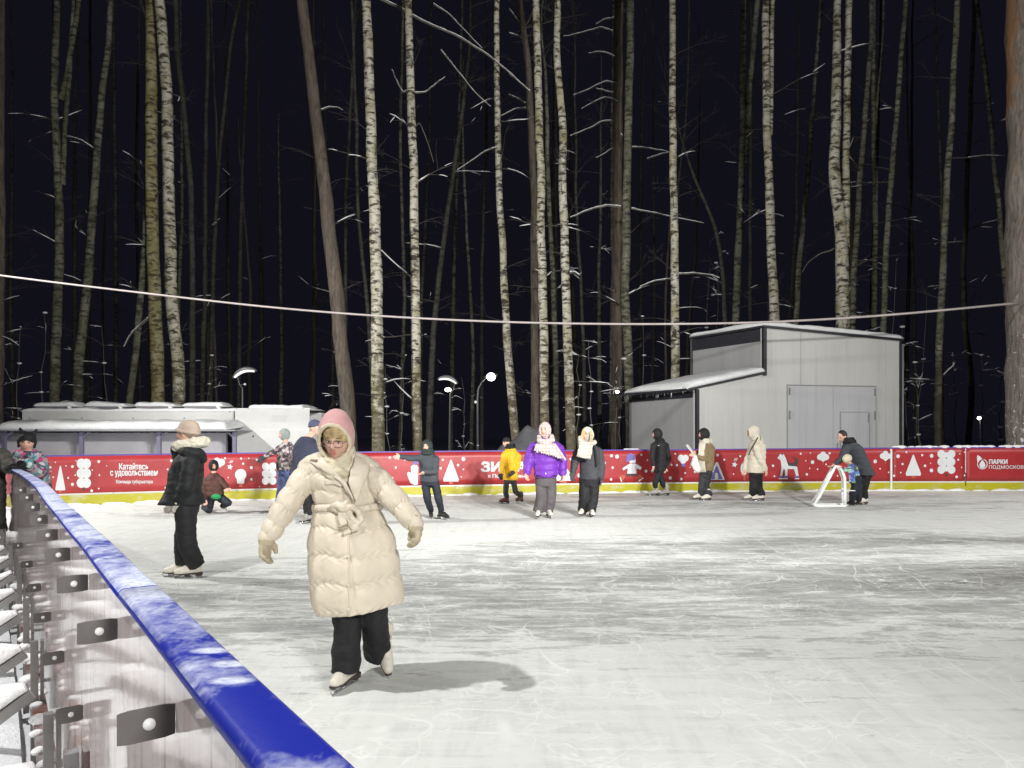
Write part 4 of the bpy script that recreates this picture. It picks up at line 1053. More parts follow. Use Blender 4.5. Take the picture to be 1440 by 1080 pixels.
# panel joints, double door and wicket
for px in (1024, 1126, 1190, 1231 + 14):
    p = on(F1, F2, px); top = lerp(zt1, zt2, (p - F1).length / (F2 - F1).length) if px > 1074 else lerp(zl0, zl1, (px - 979) / 95)
    bar(at(p, .0) , at(p, top - .03), .012, .004, 'panel_joint', 'hinge' if px == 1126 else 'door_grey', .0035)
d0, d1 = on(F1, F2, 1107), on(F1, F2, 1231); dz = Z(543.5, 23.5); dm = on(F1, F2, 1171)
def panel(a, b, z0, z1, off, th, name, mat, par=None):
    m = MB(); m.prism([at(a, z0) + fn * off, at(b, z0) + fn * off, at(b, z1) + fn * off, at(a, z1) + fn * off], fn * th); return m.build(name, M[mat], par or sh, False)
panel(d0, dm - fd * .006, .02, dz, .003, .02, 'door', 'door_grey'); dr = panel(dm + fd * .006, d1, .02, dz, .003, .02, 'door', 'door_grey')
panel(on(F1, F2, 1181), on(F1, F2, 1221), .05, Z(580, 23.6), .026, .008, 'wicket', 'door_grey', dr)
for a, b, z0, z1 in [(1106.3, 1107.3, .02, dz + .04), (1230.7, 1231.6, .02, dz + .04), (1180.4, 1180.9, .05, Z(579.6, 23.6)), (1221.1, 1221.6, .05, Z(579.6, 23.6))]: panel(on(F1, F2, a), on(F1, F2, b), z0, z1, .004 if a not in (1180.4, 1221.1) else .03, .02, 'door_frame', 'hinge')
panel(on(F1, F2, 1106.3), on(F1, F2, 1231.6), dz + .012, dz + .04, .004, .02, 'door_frame', 'hinge'); panel(on(F1, F2, 1180.4), on(F1, F2, 1221.6), Z(580, 23.6) + .005, Z(580, 23.6) + .018, .03, .012, 'door_frame', 'hinge')
for a, y0, y1 in [(1109.5, 546, 556), (1229, 546, 556), (1109.5, 578, 590), (1229, 578, 590), (1220, 582, 594)]:
    panel(on(F1, F2, a - .7), on(F1, F2, a + .7), Z(y1, 23.6), Z(y0, 23.6), .034, .03, 'hinge', 'hinge')
# ---- snowy pavilion
pv = thing('pavilion', 'long white pavilion with a snow-laden awning on lilac posts', 'pavilion', V((W(180, 640, 24.5).x, 24.5, 0)))
x0, x1 = W(31, 600, 24.6).x, W(329, 600, 24.6).x
zt = Z(579, 24.6); zf = Z(607, 24.6)
m = MB(); m.box(((x0 + x1) / 2, 24.68, (zt + zf) / 2), x1 - x0, .14, zt - zf); m.build('fascia', M['kiosk_white'], pv, False)
m = MB(); m.box(((x0 + x1) / 2 - .5, 24.5, .80), x1 - x0 + .6, .12, 1.66); m.build('back_wall', M['kiosk_grey'], pv, False)
m = MB(); m.box(((x0 + x1) / 2, 25.8, zt - .05), x1 - x0, 2.1, .1); m.build('roof', M['kiosk_white'], pv, False)
for q in [W(6, 614, 23), W(115, 614, 23), W(224, 614, 23), W(330, 614, 23)]:
    m = MB(); m.box((q.x, 23, .82), .115, .10, 1.72); m.build('post', M['post_lilac'], pv, False)
    m = MB()
    for sx in (-1, 1):
        if q.x > -9.2 and sx > 0: continue
        m.tube([V((q.x, 23, 1.44)), V((q.x + sx * .26, 23, 1.68))], .035, 6)
    m.build('brace', M['post_lilac'], pv, False)
a0, a1 = W(-2, 614, 22.7).x, W(331, 614, 22.7).x
m = MB(); m.box(((a0 + a1) / 2, 23.65, 1.70), a1 - a0, 1.95, .045); m.build('awning', M['hinge'], pv, False)
s = MB(); snow_slab(s, (a0, 22.68, 1.723), (W(318, 614, 22.7).x, 22.68, 1.723), (0, 1.85, .10), .27, 90, amp=.22, seed=8); s.build('snow_cover', M['snow_clump'], pv)
s = MB(); snow_slab(s, (x0 - .05, 24.6, zt), (x1 + .1, 24.6, zt), (0, 2, 0), .13, 80, amp=.5, seed=9); s.build('snow_cover', M['snow_clump'], pv)
for i, px in enumerate([77, 148.5, 218.5, 286]):
    c = W(px, 576, 25.2); m = MB(); m.box((c.x, 25.6, c.z + .0), 1.32, .9, .22); sk = m.build('skylight', M['lamp_grey'], pv, False)
    s = MB(); snow_slab(s, (c.x - .72, 25.12, c.z + .11), (c.x + .72, 25.12, c.z + .11), (0, 1.0, 0), .16, 16, amp=.45, seed=20 + i)
    s.limb([(c.x + .55, 25.1, c.z + .1), (c.x + .66, 25.1, c.z - .02), (c.x + .7, 25.1, c.z - .16)], [.06, .05, .03], 8)
    s.build('snow_cover', M['snow_clump'], sk)
for px in (42, 115, 187, 259, 323):
    c = W(px, 588 if px != 323 else 579, 24.6); m = MB(); m.tube([(c.x, 24.615, c.z), (c.x, 24.59, c.z)], [.028, .022], 10); m.build('fastener', M['hinge'], pv)
# ---- white container beside it
ct = thing('container', 'white cabin container with a heap of snow on its roof, beside the pavilion', 'container', V((W(383, 640, 24.2).x, 24.2, 0)))
c0, c1 = W(330.5, 0, 24.2).x, W(435.5, 0, 24.2).x; zc = Z(575, 24.2)
m = MB(); kk = 26.6 / 24.2; m.prism([(c0, 24.2, -.06), (c1, 24.2, -.06), (c1 * kk - .05, 26.6, -.06), (c0, 26.6, -.06)], (0, 0, zc + .06)); m.build('wall', M['kiosk_white'], ct, False)
s = MB(); snow_slab(s, (W(349, 0, 24.2).x, 24.22, zc), (W(425, 0, 24.2).x, 24.22, zc), (0, 2.2, 0), .17, 40, amp=.35, seed=31); snow_slab(s, (c0, 24.3, zc - .01), (c1, 24.3, zc - .01), (0, 2, 0), .05, 40, amp=.4, seed=33); s.build('snow_cover', M['snow_clump'], ct)
m = MB()
for k, y in enumerate((585, 587.5, 590, 592.5)):
    a, b = W(382, y, 24.2), W(403, y, 24.2); m.box(((a.x + b.x) / 2, 24.194, a.z), b.x - a.x, .012, .018)
m.build('vent', M['door_grey'], ct, False)
a, b = W(367, 604, 24.2), W(432, 604, 24.2); m = MB(); m.box(((a.x + b.x) / 2, 24.196, a.z), b.x - a.x, .008, .014); m.build('seam', M['tube_white'], ct, False)
c = W(356, 613.5, 24.2); m = MB(); m.tube([(c.x, 24.2, c.z), (c.x, 24.185, c.z)], [.03, .025], 10); m.build('latch', M['trim_black'], ct)
m = MB(); c = W(443, 583, 26); m.box((c.x, 26.5, c.z / 2), .42, .8, c.z); m.build('annex', M['kiosk_white'], ct, False)
s = MB(); snow_slab(s, (c.x - .24, 26.05, c.z), (c.x + .24, 26.05, c.z), (0, .8, 0), .09, 8, seed=35); s.build('snow_cover', M['snow_clump'], ct)
# ---- grey tarpaulin heap
tp = MB(); nx, ny = 34, 16; vs = []; fs = []
tl = W(690, 0, 22.4).x; tr = W(798, 0, 22.4).x
for i in range(nx):
    for j in range(ny):
        u = i / (nx - 1); v = j / (ny - 1); px = lerp(690, 798, u)
        ridge = Z(interp(px, [(690, 640), (705, 628), (722, 616), (735, 604), (744, 598), (752, 601), (762, 603), (782, 612), (798, 640)]), 22.6)
        h = ridge * (1 - abs(2 * v - 1) ** 1.6) * (1 + .05 * mnoise.fractal(V((u * 7, v * 5, 2)), 1, 2, 3))
        vs.append((lerp(tl, tr, u), 21.7 + 2.2 * v, max(-.05, h + .05 * math.sin(u * 22 + v * 9) * .6)))
for i in range(nx - 1):
    for j in range(ny - 1): fs.append((i * ny + j, (i + 1) * ny + j, (i + 1) * ny + j + 1, i * ny + j + 1))
fs.append(tuple(i * ny for i in range(nx))[::-1]); fs.append(tuple(i * ny + ny - 1 for i in range(nx)))
tp.add(vs, fs); o = tp.build('tarpaulin', M['tarp']); tag(o, 'grey tarpaulin draped over a heap behind the purple jacketed girl', 'tarpaulin')
# ---- street lamps
def crescent(t, c, wpx, D, tilt, flip, on='lamp_dim'):
    """curved luminaire: arched housing with a lit underside"""
    L = wpx / F * D; m = MB(); u = MB(); ax = V((math.cos(tilt), 0, math.sin(tilt)))
    up = V((-math.sin(tilt), 0, math.cos(tilt)))
    P = []; R = []
    for k in range(13):
        s = k / 12 - .5; P.append(c + ax * (s * L) - up * (L * .55 * s * s * 1.6)); R.append(.045 + .10 * (1 - (2 * s) ** 2) ** .6)
    m.tube(P, [r * L / 1.15 for r in R], 12, True, squash=.75); h = m.build('lamp_head', M['lamp_grey'], t)
    u.tube([p - up * (R[i] * L * .62) + V((0, -.03, 0)) for i, p in enumerate(P)][1:-1], [r * L * .62 for r in R][1:-1], 12, True, squash=.6); u.build('diffuser', M[on], h)
    return P
lp = thing('street_lamp', 'crescent street lamp lit along its underside, over the snowy container', 'street lamp', V((W(341, 640, 27).x, 27, -.06)), 'street lamps in the forest')
crescent(lp, W(342, 519.5, 27), 35, 27, .30, 1)
m = MB(); m.tube([W(333, 528, 27), W(337, 541, 27), W(341, 546, 27), W(341, 640, 27)], [.02, .022, .03, .05], 8); m.tube([W(337, 541, 27), W(344, 540.5, 27)], [.015, .015], 6); m.build('pole', M['pole'], lp)
m = MB(); m.ell(W(344.5, 540.5, 27), (.05, .05, .045)); m.build('snow_cover', M['snow_clump'], lp)
lp = thing('street_lamp', 'crescent street lamp with a warm second bulb below it, left of the brightest lamp', 'street lamp', V((W(632, 640, 29).x, 29, -.06)), 'street lamps in the forest')
crescent(lp, W(631, 530.5, 29), 30, 29, -.22, -1)
m = MB(); m.tube([W(639.5, 538, 29), W(638, 548, 29), W(633, 553, 29), W(632, 640, 29)], [.02, .022, .03, .05], 8); m.build('pole', M['pole'], lp)
m = MB(); m.ell(W(630, 548, 28.9), (.13, .10, .085)); m.build('bulb', M['lamp_warm'], lp)
lp = thing('street_lamp', 'brightest street lamp, white glare on a tall curved pole', 'street lamp', V((W(672, 640, 28).x, 28, -.06)), 'street lamps in the forest')
m = MB(); m.tube([W(683, 532, 28), W(677, 538, 28), W(672.5, 547, 28), W(671.5, 560, 28), W(672, 640, 28)], [.025, .03, .035, .04, .05], 8); m.build('pole', M['pole'], lp)
m = MB(); m.ell(W(690, 529, 28), (.30, .22, .09), Matrix.Rotation(-.2, 3, 'Y')); h = m.build('lamp_head', M['lamp_grey'], lp)
m = MB(); m.ell(W(690.5, 530, 27.85), (.17, .14, .15)); m.build('bulb', M['lamp_on'], h)
m = MB(); m.ell(W(669, 565.5, 28), (.06, .06, .06)); m.ell(W(672, 626.5, 28), (.05, .05, .03)); m.build('snow_cover', M['snow_clump'], lp)
lp = thing('street_lamp', 'small warm lamp on a thin pole with hanging wires, left of the shed', 'street lamp', V((W(865.5, 640, 27).x, 27, -.06)), 'street lamps in the forest')
m = MB(); m.tube([W(868, 552, 27), W(867.5, 575, 27), W(865, 600, 27), W(866, 640, 27)], [.018, .02, .022, .025], 7); m.tube([W(868, 560, 27), W(863, 566, 27), W(857, 560, 27), W(853, 550, 27)], [.012] * 4, 5); m.build('pole', M['pole'], lp)
m = MB(); m.ell(W(868, 551, 27), (.075, .06, .06)); m.build('bulb', M['lamp_warm'], lp)
lp = thing('street_lamp', 'tiny distant white lamp between the open slim birch and the big pine', 'street lamp', V((W(1377, 640, 40).x, 40, -.06)), 'street lamps in the forest')
m = MB(); m.tube([W(1378, 588, 40), W(1379, 640, 40)], [.02, .04], 6); m.build('pole', M['pole'], lp)
m = MB(); m.ell(W(1377, 588, 39.9), (.10, .08, .085)); m.build('bulb', M['lamp_on'], lp)
# ---- cable slung across the rink to the big pine
P = []
for i in range(81):
    px = lerp(-60, 1436, i / 80); D = lerp(17.5, 21.15, max(0, min(1, i / 80)))
    py = interp(px, [(-60, 379), (0, 387.5), (120, 402.5), (240, 416.5), (360, 430.5), (480, 441), (600, 448.5), (720, 453.5), (860, 456), (1000, 455.5), (1100, 452.5), (1200, 447), (1300, 439), (1436, 425.5)])
    P.append(W(px, py, D))
for _ in range(12): P = [P[0]] + [(P[i - 1] + 2 * P[i] + P[i + 1]) / 4 for i in range(1, len(P) - 1)] + [P[-1]]
m = MB(); m.tube(P, [lerp(.022, .034, i / 80) for i in range(81)], 8); o = m.build('cable', M['cable']); tag(o, 'pale cable slung across the rink and tied to the big pine', 'cable')

# fittings of the shed: gutter with downpipe, door handle, wall lamp box
m = MB(); p = at(F2, 0) + fd * .07 + fn * .03; m.tube([p + V((0, 0, zt2 - .1)), p + V((0, 0, .1))], .035, 8); m.build('downpipe', M['hinge'], sh)
p = at(on(F1, F2, 1176), 1.15) + fn * .05; m = MB(); m.tube([p - fd * .0 + V((0, 0, -.14)), p + fn * .04 + V((0, 0, -.12)), p + fn * .04 + V((0, 0, .12)), p + V((0, 0, .14))], .014, 6); m.build('handle', M['hinge'], sh)
# ================================================================= people
def axes(yaw, pitch=0.0, roll=0.0):
    """right, forward, up of something facing yaw (0 = towards the camera, -90 = towards the left of the photo), pitched down by pitch"""
    a = math.radians(yaw); p = math.radians(pitch); q = math.radians(roll)
    f = V((math.sin(a), -math.cos(a), 0)); r = V((math.cos(a), math.sin(a), 0)); u = V((0, 0, 1))
    f2 = f * math.cos(p) - u * math.sin(p); u2 = u * math.cos(p) + f * math.sin(p)
    r2 = r * math.cos(q) + u2 * math.sin(q); u3 = u2 * math.cos(q) - r * math.sin(q)
    return r2, f2, u3
def add_head(m, c, A, k=1.0, seg=44, rings=34):
    """a face-shaped head: brow, sockets, nose, cheeks, lips and jaw"""
    r, f, u = A; vs = []
    def g(x, z, x0, z0, sx, sz): return math.exp(-((x - x0) / sx) ** 2 - ((z - z0) / sz) ** 2)
    for i in range(rings + 1):
        ph = PI * i / rings
        for j in range(seg):
            th = 2 * PI * j / seg
            s = math.sin(ph) if 0 < i < rings else .01
            x, y, z = .075 * s * math.cos(th), .094 * s * math.sin(th), .115 * math.cos(ph)
            if z < 0:
                t = -z / .115; x *= 1 - .26 * t ** 1.4; 
                if y < 0: y *= 1 - .35 * t
                else: y *= 1 + .06 * t
            if y > 0:
                fr = min(1, y / .05)
                d = .026 * g(x, z, 0, -.022, .012, .016) + .013 * g(x, z, 0, .004, .009, .022) + .006 * g(x, z, 0, .03, .05, .012)
                d -= .011 * (g(x, z, .031, .008, .016, .012) + g(x, z, -.031, .008, .016, .012))
                d += .007 * (g(x, z, .036, -.025, .02, .02) + g(x, z, -.036, -.025, .02, .02))
                d += .007 * g(x, z, 0, -.057, .022, .010) - .004 * g(x, z, 0, -.072, .02, .006) + .010 * g(x, z, 0, -.094, .025, .016)
                y += d * fr
            vs.append(V(c) + (r * x + f * y + u * z) * k)
    fs = []
    for i in range(rings):
        for j in range(seg):
            j2 = (j + 1) % seg; fs.append((i * seg + j, (i + 1) * seg + j, (i + 1) * seg + j2, i * seg + j2))
    fs += [tuple(range(seg)), tuple(range(rings * seg, (rings + 1) * seg))[::-1]]
    m.add(vs, fs)
    for s in (-1, 1):  # ears
        m.ell(V(c) + (r * (s * .074) + f * -.012 + u * -.008) * k, (.012 * k, .020 * k, .032 * k), Matrix((r, f, u)).transposed(), 10, 8)
def face_bits(root, c, A, k, brow='brow', lids=False):
    r, f, u = A; R = Matrix((r, f, u)).transposed()
    for s in (-1, 1):
        m = MB(); m.ell(V(c) + (r * (s * .031) + f * .082 + u * .008) * k, (.0125 * k, .007 * k, .0055 * k if lids else .0075 * k), R, 12, 8); m.build('eye', M['eye'], root)
        m = MB(); m.tube([V(c) + (r * (s * x) + f * y + u * z) * k for x, y, z in ((.014, .0915, .026), (.03, .0885, .031), (.047, .079, .026))], [.0035 * k, .0045 * k, .002 * k], 6); m.build('eyebrow', M[brow], root)
    m = MB(); m.ell(V(c) + (f * .0975 + u * -.053) * k, (.019 * k, .006 * k, .0045 * k), R, 14, 8); m.ell(V(c) + (f * .0965 + u * -.062) * k, (.016 * k, .006 * k, .005 * k), R, 14, 8); m.build('lips', M['lips'], root)
def add_hand(m, wr, d, n, k=1.0, side=1, curl=.5, thick=1.0):
    """palm, four bent fingers and a thumb; d = along the hand, n = out of the palm"""
    d = V(d).normalized(); n = (V(n) - d * V(n).dot(d)).normalized(); s = d.cross(n).normalized() * side
    R = Matrix((s, d, n)).transposed()
    m.ell(V(wr) + d * (.048 * k), (.042 * k, .055 * k, .02 * k * thick), R, 16, 12)
    m.limb([V(wr) - d * .03 * k, V(wr) + d * .03 * k], [.027 * k * thick, .03 * k * thick], 12)
    for q, (o, L) in enumerate([(-.030, .072), (-.010, .082), (.010, .078), (.029, .062)]):
        p0 = V(wr) + d * (.085 * k) + s * (o * k); c = curl * (1 + .12 * q)
        p1 = p0 + (d * math.cos(c * .6) + n * math.sin(c * .6)) * (L * .5 * k); p2 = p1 + (d * math.cos(c * 1.5) + n * math.sin(c * 1.5)) * (L * .32 * k); p3 = p2 + (d * math.cos(c * 2.2) + n * math.sin(c * 2.2)) * (L * .22 * k)
        rr = .0095 * k * thick
        m.limb([p0 - d * .02 * k, p1, p2, p3], [rr * 1.15, rr * 1.05, rr * .95, rr * .8], 10)
    t0 = V(wr) + d * (.03 * k) - s * (.034 * k); t1 = t0 + (d * .6 - s * .75 + n * .25).normalized() * .036 * k; t2 = t1 + (d * .9 - s * .25 + n * .4).normalized() * .032 * k
    m.limb([t0, t1, t2], [.0135 * k * thick, .012 * k * thick, .009 * k * thick], 10)
def add_skate(root, c, yaw, k=1.0, boot='white_boot', pitch=0.0, lift=0.0, roll=0.0, tall=.20):
    """boot with sole, heel, laces and a steel blade; c = point of the ice under the middle of the blade"""
    r, f, u = axes(yaw, pitch, roll); c = V(c) + V((0, 0, lift)); P = lambda x, y, z: c + (r * x + f * y + u * z) * k
    m = MB()
    m.limb([P(0, -.075, .095), P(0, .02, .09), P(0, .095, .078), P(0, .135, .072)], [.040 * k, .043 * k, .043 * k, .033 * k], 14)
    m.limb([P(0, -.07, .10), P(0, -.062, .15), P(0, -.062, tall + .02)], [.044 * k, .045 * k, .053 * k], 14)
    m.limb([P(0, -.02, .12), P(0, .05, .105)], [.043 * k, .038 * k], 12)
    b = m.blend('skate', M[boot], root, .009 * k, 2)
    m = MB(); m.loft([(P(0, -.118, .05), r * .030 * k, u * .012 * k), (P(0, -.02, .05), r * .031 * k, u * .012 * k), (P(0, .08, .046), r * .041 * k, u * .010 * k), (P(0, .165, .05), r * .02 * k, u * .008 * k)], 14); m.box(P(0, -.085, .04), .055 * k, .06 * k, .03 * k, r, f, u); m.build('sole', M['sole'] if boot in ('white_boot',) else M['black_cloth'], b)
    m = MB(); m.box(P(0, .015, .008), .006 * k, .29 * k, .016 * k, r, f, u); m.box(P(0, -.085, .022), .012 * k, .05 * k, .02 * k, r, f, u); m.box(P(0, .085, .028), .012 * k, .06 * k, .03 * k, r, f, u); m.tube([P(0, .155, .008), P(0, .172, .018), P(0, .178, .034)], [.004 * k] * 3, 6); m.build('blade', M['blade'], b)
    m = MB()
    for q in range(4):
        y = .055 - .03 * q; m.tube([P(-.022, y, .128 + .02 * q), P(.022, y - .006, .132 + .02 * q)], .0035 * k, 5)
    m.build('laces', M['paper' if boot != 'white_boot' else 'cream_knit'], b)
    return P(0, -.05, .16)
def hood_shell(name, mat, root, c, A, rad, opening, th=.014, k=1.0, back=.03, close=.0):
    """cloth shell round the head with an oval face opening (x0, z0, rx, rz)"""
    r, f, u = A; c = V(c); seg, rings = 56, 40; vs = []; keep = []
    bm = bmesh.new(); grid = []
    for i in range(rings + 1):
        ph = PI * i / rings; row = []
        for j in range(seg):
            th_ = 2 * PI * j / seg; s = max(.01, math.sin(ph))
            x, y, z = rad[0] * s * math.cos(th_), rad[1] * s * math.sin(th_), rad[2] * math.cos(ph)
            row.append((bm.verts.new(c + (r * x + f * (y - back) + u * z) * k), x, y, z))
        grid.append(row)
    x0, z0, rx, rz = opening
    for i in range(rings):
        for j in range(seg):
            q = [grid[i][j], grid[i + 1][j], grid[i + 1][(j + 1) % seg], grid[i][(j + 1) % seg]]
            if all(t[2] > 0 and ((t[1] - x0) / rx) ** 2 + ((t[3] - z0) / rz) ** 2 < 1 for t in q): continue
            bm.faces.new([t[0] for t in q])
    bmesh.ops.delete(bm, geom=[v for v in bm.verts if not v.link_faces], context='VERTS')
    bmesh.ops.smooth_vert(bm, verts=[v for v in bm.verts if v.is_boundary], factor=.5, use_axis_x=True, use_axis_y=True, use_axis_z=True)
    bmesh.ops.smooth_vert(bm, verts=[v for v in bm.verts if v.is_boundary], factor=.5, use_axis_x=True, use_axis_y=True, use_axis_z=True)
    for v in bm.verts: v.co += v.normal * 0 + V((1, 1, 1)) * (.004 * k * mnoise.noise(v.co * 14))
    bmesh.ops.recalc_face_normals(bm, faces=bm.faces[:])
    me = bpy.data.meshes.new(name); bm.to_mesh(me); bm.free()
    o = link(name, me, M[mat], root)
    s = o.modifiers.new('s', 'SOLIDIFY'); s.thickness = th * k; s.offset = 0
    rim = []
    for q in range(41):
        a = 2 * PI * q / 40; x, z = x0 + rx * math.cos(a), z0 + rz * math.sin(a)
        y = rad[1] * math.sqrt(max(.02, 1 - (x / rad[0]) ** 2 - (z / rad[2]) ** 2)); rim.append(c + (r * x + f * (y - back) + u * z) * k)
    return o, rim
def jacket(name, mat, root, secs, arms, k, voxel=.012, puff=0, pz=.09, extra=None, wr=.006, mats=None):
    m = MB(); m.loft(secs)
    for pts, rad in arms: m.limb(pts, rad)
    if extra: extra(m)
    zmin = min(s[0].z for s in secs)
    post = None
    if puff:
        def post(co, no):
            z = (co[:, 2] - zmin) / pz + .25 * np.sin(co[:, 0] * 5) * .3
            return puff * (np.sqrt(np.abs(np.sin(np.pi * z))) - .7) * np.clip(1 - np.abs(no[:, 2]) * .8, 0, 1)
    return m.blend(name, M[mat], root, voxel, 3, post, wr, 9)
def person(label, D, foot, fyaw, knee, hip, sh, head, yaw, hyaw, arms, spec):
    """foot: contact points on the ice (photo px); knee, hip, sh, head: photo px (+ optional depth in metres); arms: three px joints each"""
    k = spec.get('k', 1.0)
    def J(p): return W(p[0], p[1], D + (p[2] if len(p) > 2 else 0))
    fc = []
    for p in foot:
        g = G(p[0], p[1]); fc.append(g)
    base = sum(fc, V((0, 0, 0))) / len(fc); base.z = 0
    root = thing('person', label, 'person', base)
    A = axes(yaw); r, f, u = A; H = J(hip); S = J(sh); C = J(head)
    hA = axes(hyaw, spec.get('hpitch', 0), spec.get('hroll', 0))
    up = (S - H).normalized()
    # skates and legs
    ank = []
    for i, g in enumerate(fc):
        ank.append(add_skate(root, g, fyaw[i], k, spec.get('boot', 'white_boot'), lift=spec.get('lift', (0, 0))[i], pitch=spec.get('fpitch', (0, 0))[i]) if spec.get('skates', True) else g + V((0, 0, .1)))
    hw = spec.get('hipw', .09) * k
    hips = [H - r * hw, H + r * hw]
    order = (0, 1) if (fc[0] - fc[1]).dot(r) < 0 else (1, 0)
    legs = []
    for n_, i in enumerate(order):
        kn = J(knee[i]); legs.append([hips[n_], kn, ank[i]])
    # body: one continuous skin under the clothes
    m = MB(); add_head(m, C, hA, k)
    nk = S + up * .03 * k
    m.limb([nk, C - hA[2] * .06 * k - hA[1] * .015 * k], [.055 * k, .05 * k], 14)
    m.loft([(H - up * .08 * k, r * .13 * k, f * .09 * k), (H + up * .08 * k, r * .125 * k, f * .085 * k), (H.lerp(S, .6), r * .14 * k, f * .095 * k), (H.lerp(S, .9), r * .15 * k, f * .08 * k), (S + up * .04 * k, r * .06 * k, f * .055 * k)], 20)
    glove = spec.get('glove'); gm_ = MB()
    for q, a in enumerate(arms):
        P = [J(p) for p in a[:3]]; m.limb(P, [.05 * k, .04 * k, .028 * k])
        d = P[2] - P[1]
        if len(a) > 3: d = J(a[3]) - P[2]
        nrm = (f * .5 + (P[2] - S).cross(d) * .0) + (-r if (P[0] - S).dot(r) > 0 else r) * .8
        if not glove: add_hand(m, P[2], d, nrm, k * 1.05, 1 if q else -1, .55, 1.1)
        else: add_hand(m, P[2], d, nrm, k * 1.05, 1 if q else -1, .45, .8); add_hand(gm_, P[2], d, nrm, k * 1.12, 1 if q else -1, .45, 1.5)
    for L in legs: m.limb(L, [.075 * k, .055 * k, .042 * k])
    m.blend('body', M['skin'], root, .0105 * max(.8, k), 1)
    if glove:
        gm_.blend('glove', M[glove], root, .009, 1)
    face_bits(root, C, hA, k)
    # trousers
    m = MB(); tr = spec.get('trw', (.095, .08, .07)); m.loft([(H - up * .12 * k, r * .135 * k * spec.get('seat', 1), f * .115 * k), (H + up * .02 * k, r * .165 * k * spec.get('seat', 1), f * .125 * k), (H + up * .15 * k, r * .15 * k, f * .11 * k)])
    i_ = 0
    for L in legs:
        e = L[2] + (L[2] - L[1]).normalized() * spec.get('cuff', .02) * k; e.z = max(e.z, spec.get('hemz', .09))
        add_leg(m, [L[0], L[1], e], [tr[0] * k, tr[1] * k, tr[2] * k], i_ * 3.0); i_ += 1
    m.blend('trousers', M[spec.get('trousers', 'black_cloth')], root, .012, 3, None, .008, 10)
    # jacket
    jw, jd, hem, hemw = spec.get('jw', .19), spec.get('jd', .145), spec.get('hem', -.12), spec.get('hemw', .2)
    hs = spec.get('hemshift', (0, 0)); B = H + up * hem * k + r * hs[0] + f * hs[1]
    secs = [(B, r * hemw * k, f * spec.get('hemd', jd) * k), (B.lerp(S, .33), r * lerp(hemw, jw, .4) * k * spec.get('waist', 1), f * jd * k * spec.get('waist', 1)), (B.lerp(S, .66), r * jw * k, f * jd * 1.02 * k), (B.lerp(S, .9), r * jw * 1.0 * k, f * jd * .85 * k), (S + up * .02 * k, r * .13 * k, f * .10 * k), (S + up * .07 * k, r * .085 * k, f * .08 * k)]
    ar = spec.get('armr', (.08, .068, .052))
    AA = []
    for a in arms:
        P = [J(p) for p in a[:3]]; e = P[2] + (P[2] - P[1]).normalized() * -.01 * k; AA.append(([P[0] + (S - P[0]) * .25, P[0], P[1], e], [ar[0] * 1.05 * k, ar[0] * k, ar[1] * k, ar[2] * k]))
    jacket('jacket', spec.get('jacket', 'black_jacket'), root, secs, AA, k, .0125, spec.get('puff', 0), spec.get('pz', .09), None, spec.get('wr', .009))
    hat = spec.get('hat')
    r_, f_, u_ = hA; R = Matrix((r_, f_, u_)).transposed()
    if hat and hat[0] == 'beanie':
        m = MB(); m.ell(C + (u_ * .056 - f_ * .012) * k, (.087 * k, .105 * k, .083 * k), R, 24, 16); m.blend('hat', M[hat[1]], root, .009, 1, None, .003, 20)
        m = MB(); P = []
        for q in range(25):
            a = 2 * PI * q / 24; P.append(C + (r_ * .084 * math.cos(a) + f_ * (-.008 + .099 * math.sin(a)) + u_ * (.036 + .012 * math.sin(a))) * k)
        m.tube(P, .014 * k, 8, False); m.build('hat_brim', M[hat[1]], root)
    elif hat and hat[0] == 'hood':
        o, rim = hood_shell('hood', hat[1], root, C, hA, hat[2] if len(hat) > 2 else (.105, .12, .145), (0, -.012, .062, .082), .016, k, .018)
        if len(hat) > 3 and hat[3]:
            m = MB(); m.tube(rim, .016 * k, 8, False); m.build('hood_trim', M[hat[3]], root)
    if spec.get('hair'):
        m = MB(); m.ell(C + (u_ * .028 - f_ * .022) * k, (.081 * k, .096 * k, .098 * k), R, 24, 16); m.blend('hair', M[spec['hair']], root, .009, 1, None, .005, 30)
    if spec.get('cowl'):
        m = MB(); n_ = 22
        for lo, rr, th in ((-.0, .095, .042), (.05, .088, .036)):
            P = [S + up * (.055 + lo) * k + (r * math.cos(2 * PI * q / n_) * rr + f * (.012 + math.sin(2 * PI * q / n_) * rr)) * k for q in range(n_ + 1)]
            m.tube(P, [th * k * (1 + .15 * math.sin(q * 2.1)) for q in range(n_ + 1)], 10, False)
        m.build('scarf', M[spec['cowl']], root)
    return root, dict(J=J, C=C, S=S, H=H, A=A, hA=hA, up=up, k=k, fc=fc)
def add_leg(m, pts, rad, seed=0.0):
    """trouser leg: folds at the knee and ankle, cut flat at the hem"""
    a, b, e = pts; P = []; R = []
    for i in range(9): P.append(a.lerp(b, i / 9)); R.append(lerp(rad[0], rad[1], i / 9))
    n = 16
    for i in range(n + 1):
        t = i / n; P.append(b.lerp(e, t)); R.append(lerp(rad[1], rad[2], t) * (1 + .045 * math.sin(i * 1.9 + seed) * (t ** 2) + .03 * math.sin(i * 2.7 + seed) * max(0, 1 - t * 3)))
    for _ in range(2): P = [P[0]] + [(P[i - 1] + 2 * P[i] + P[i + 1]) / 4 for i in range(1, len(P) - 1)] + [P[-1]]
    m.tube(P, R, 20); m.ell(a, (rad[0],) * 3, None, 14, 10)
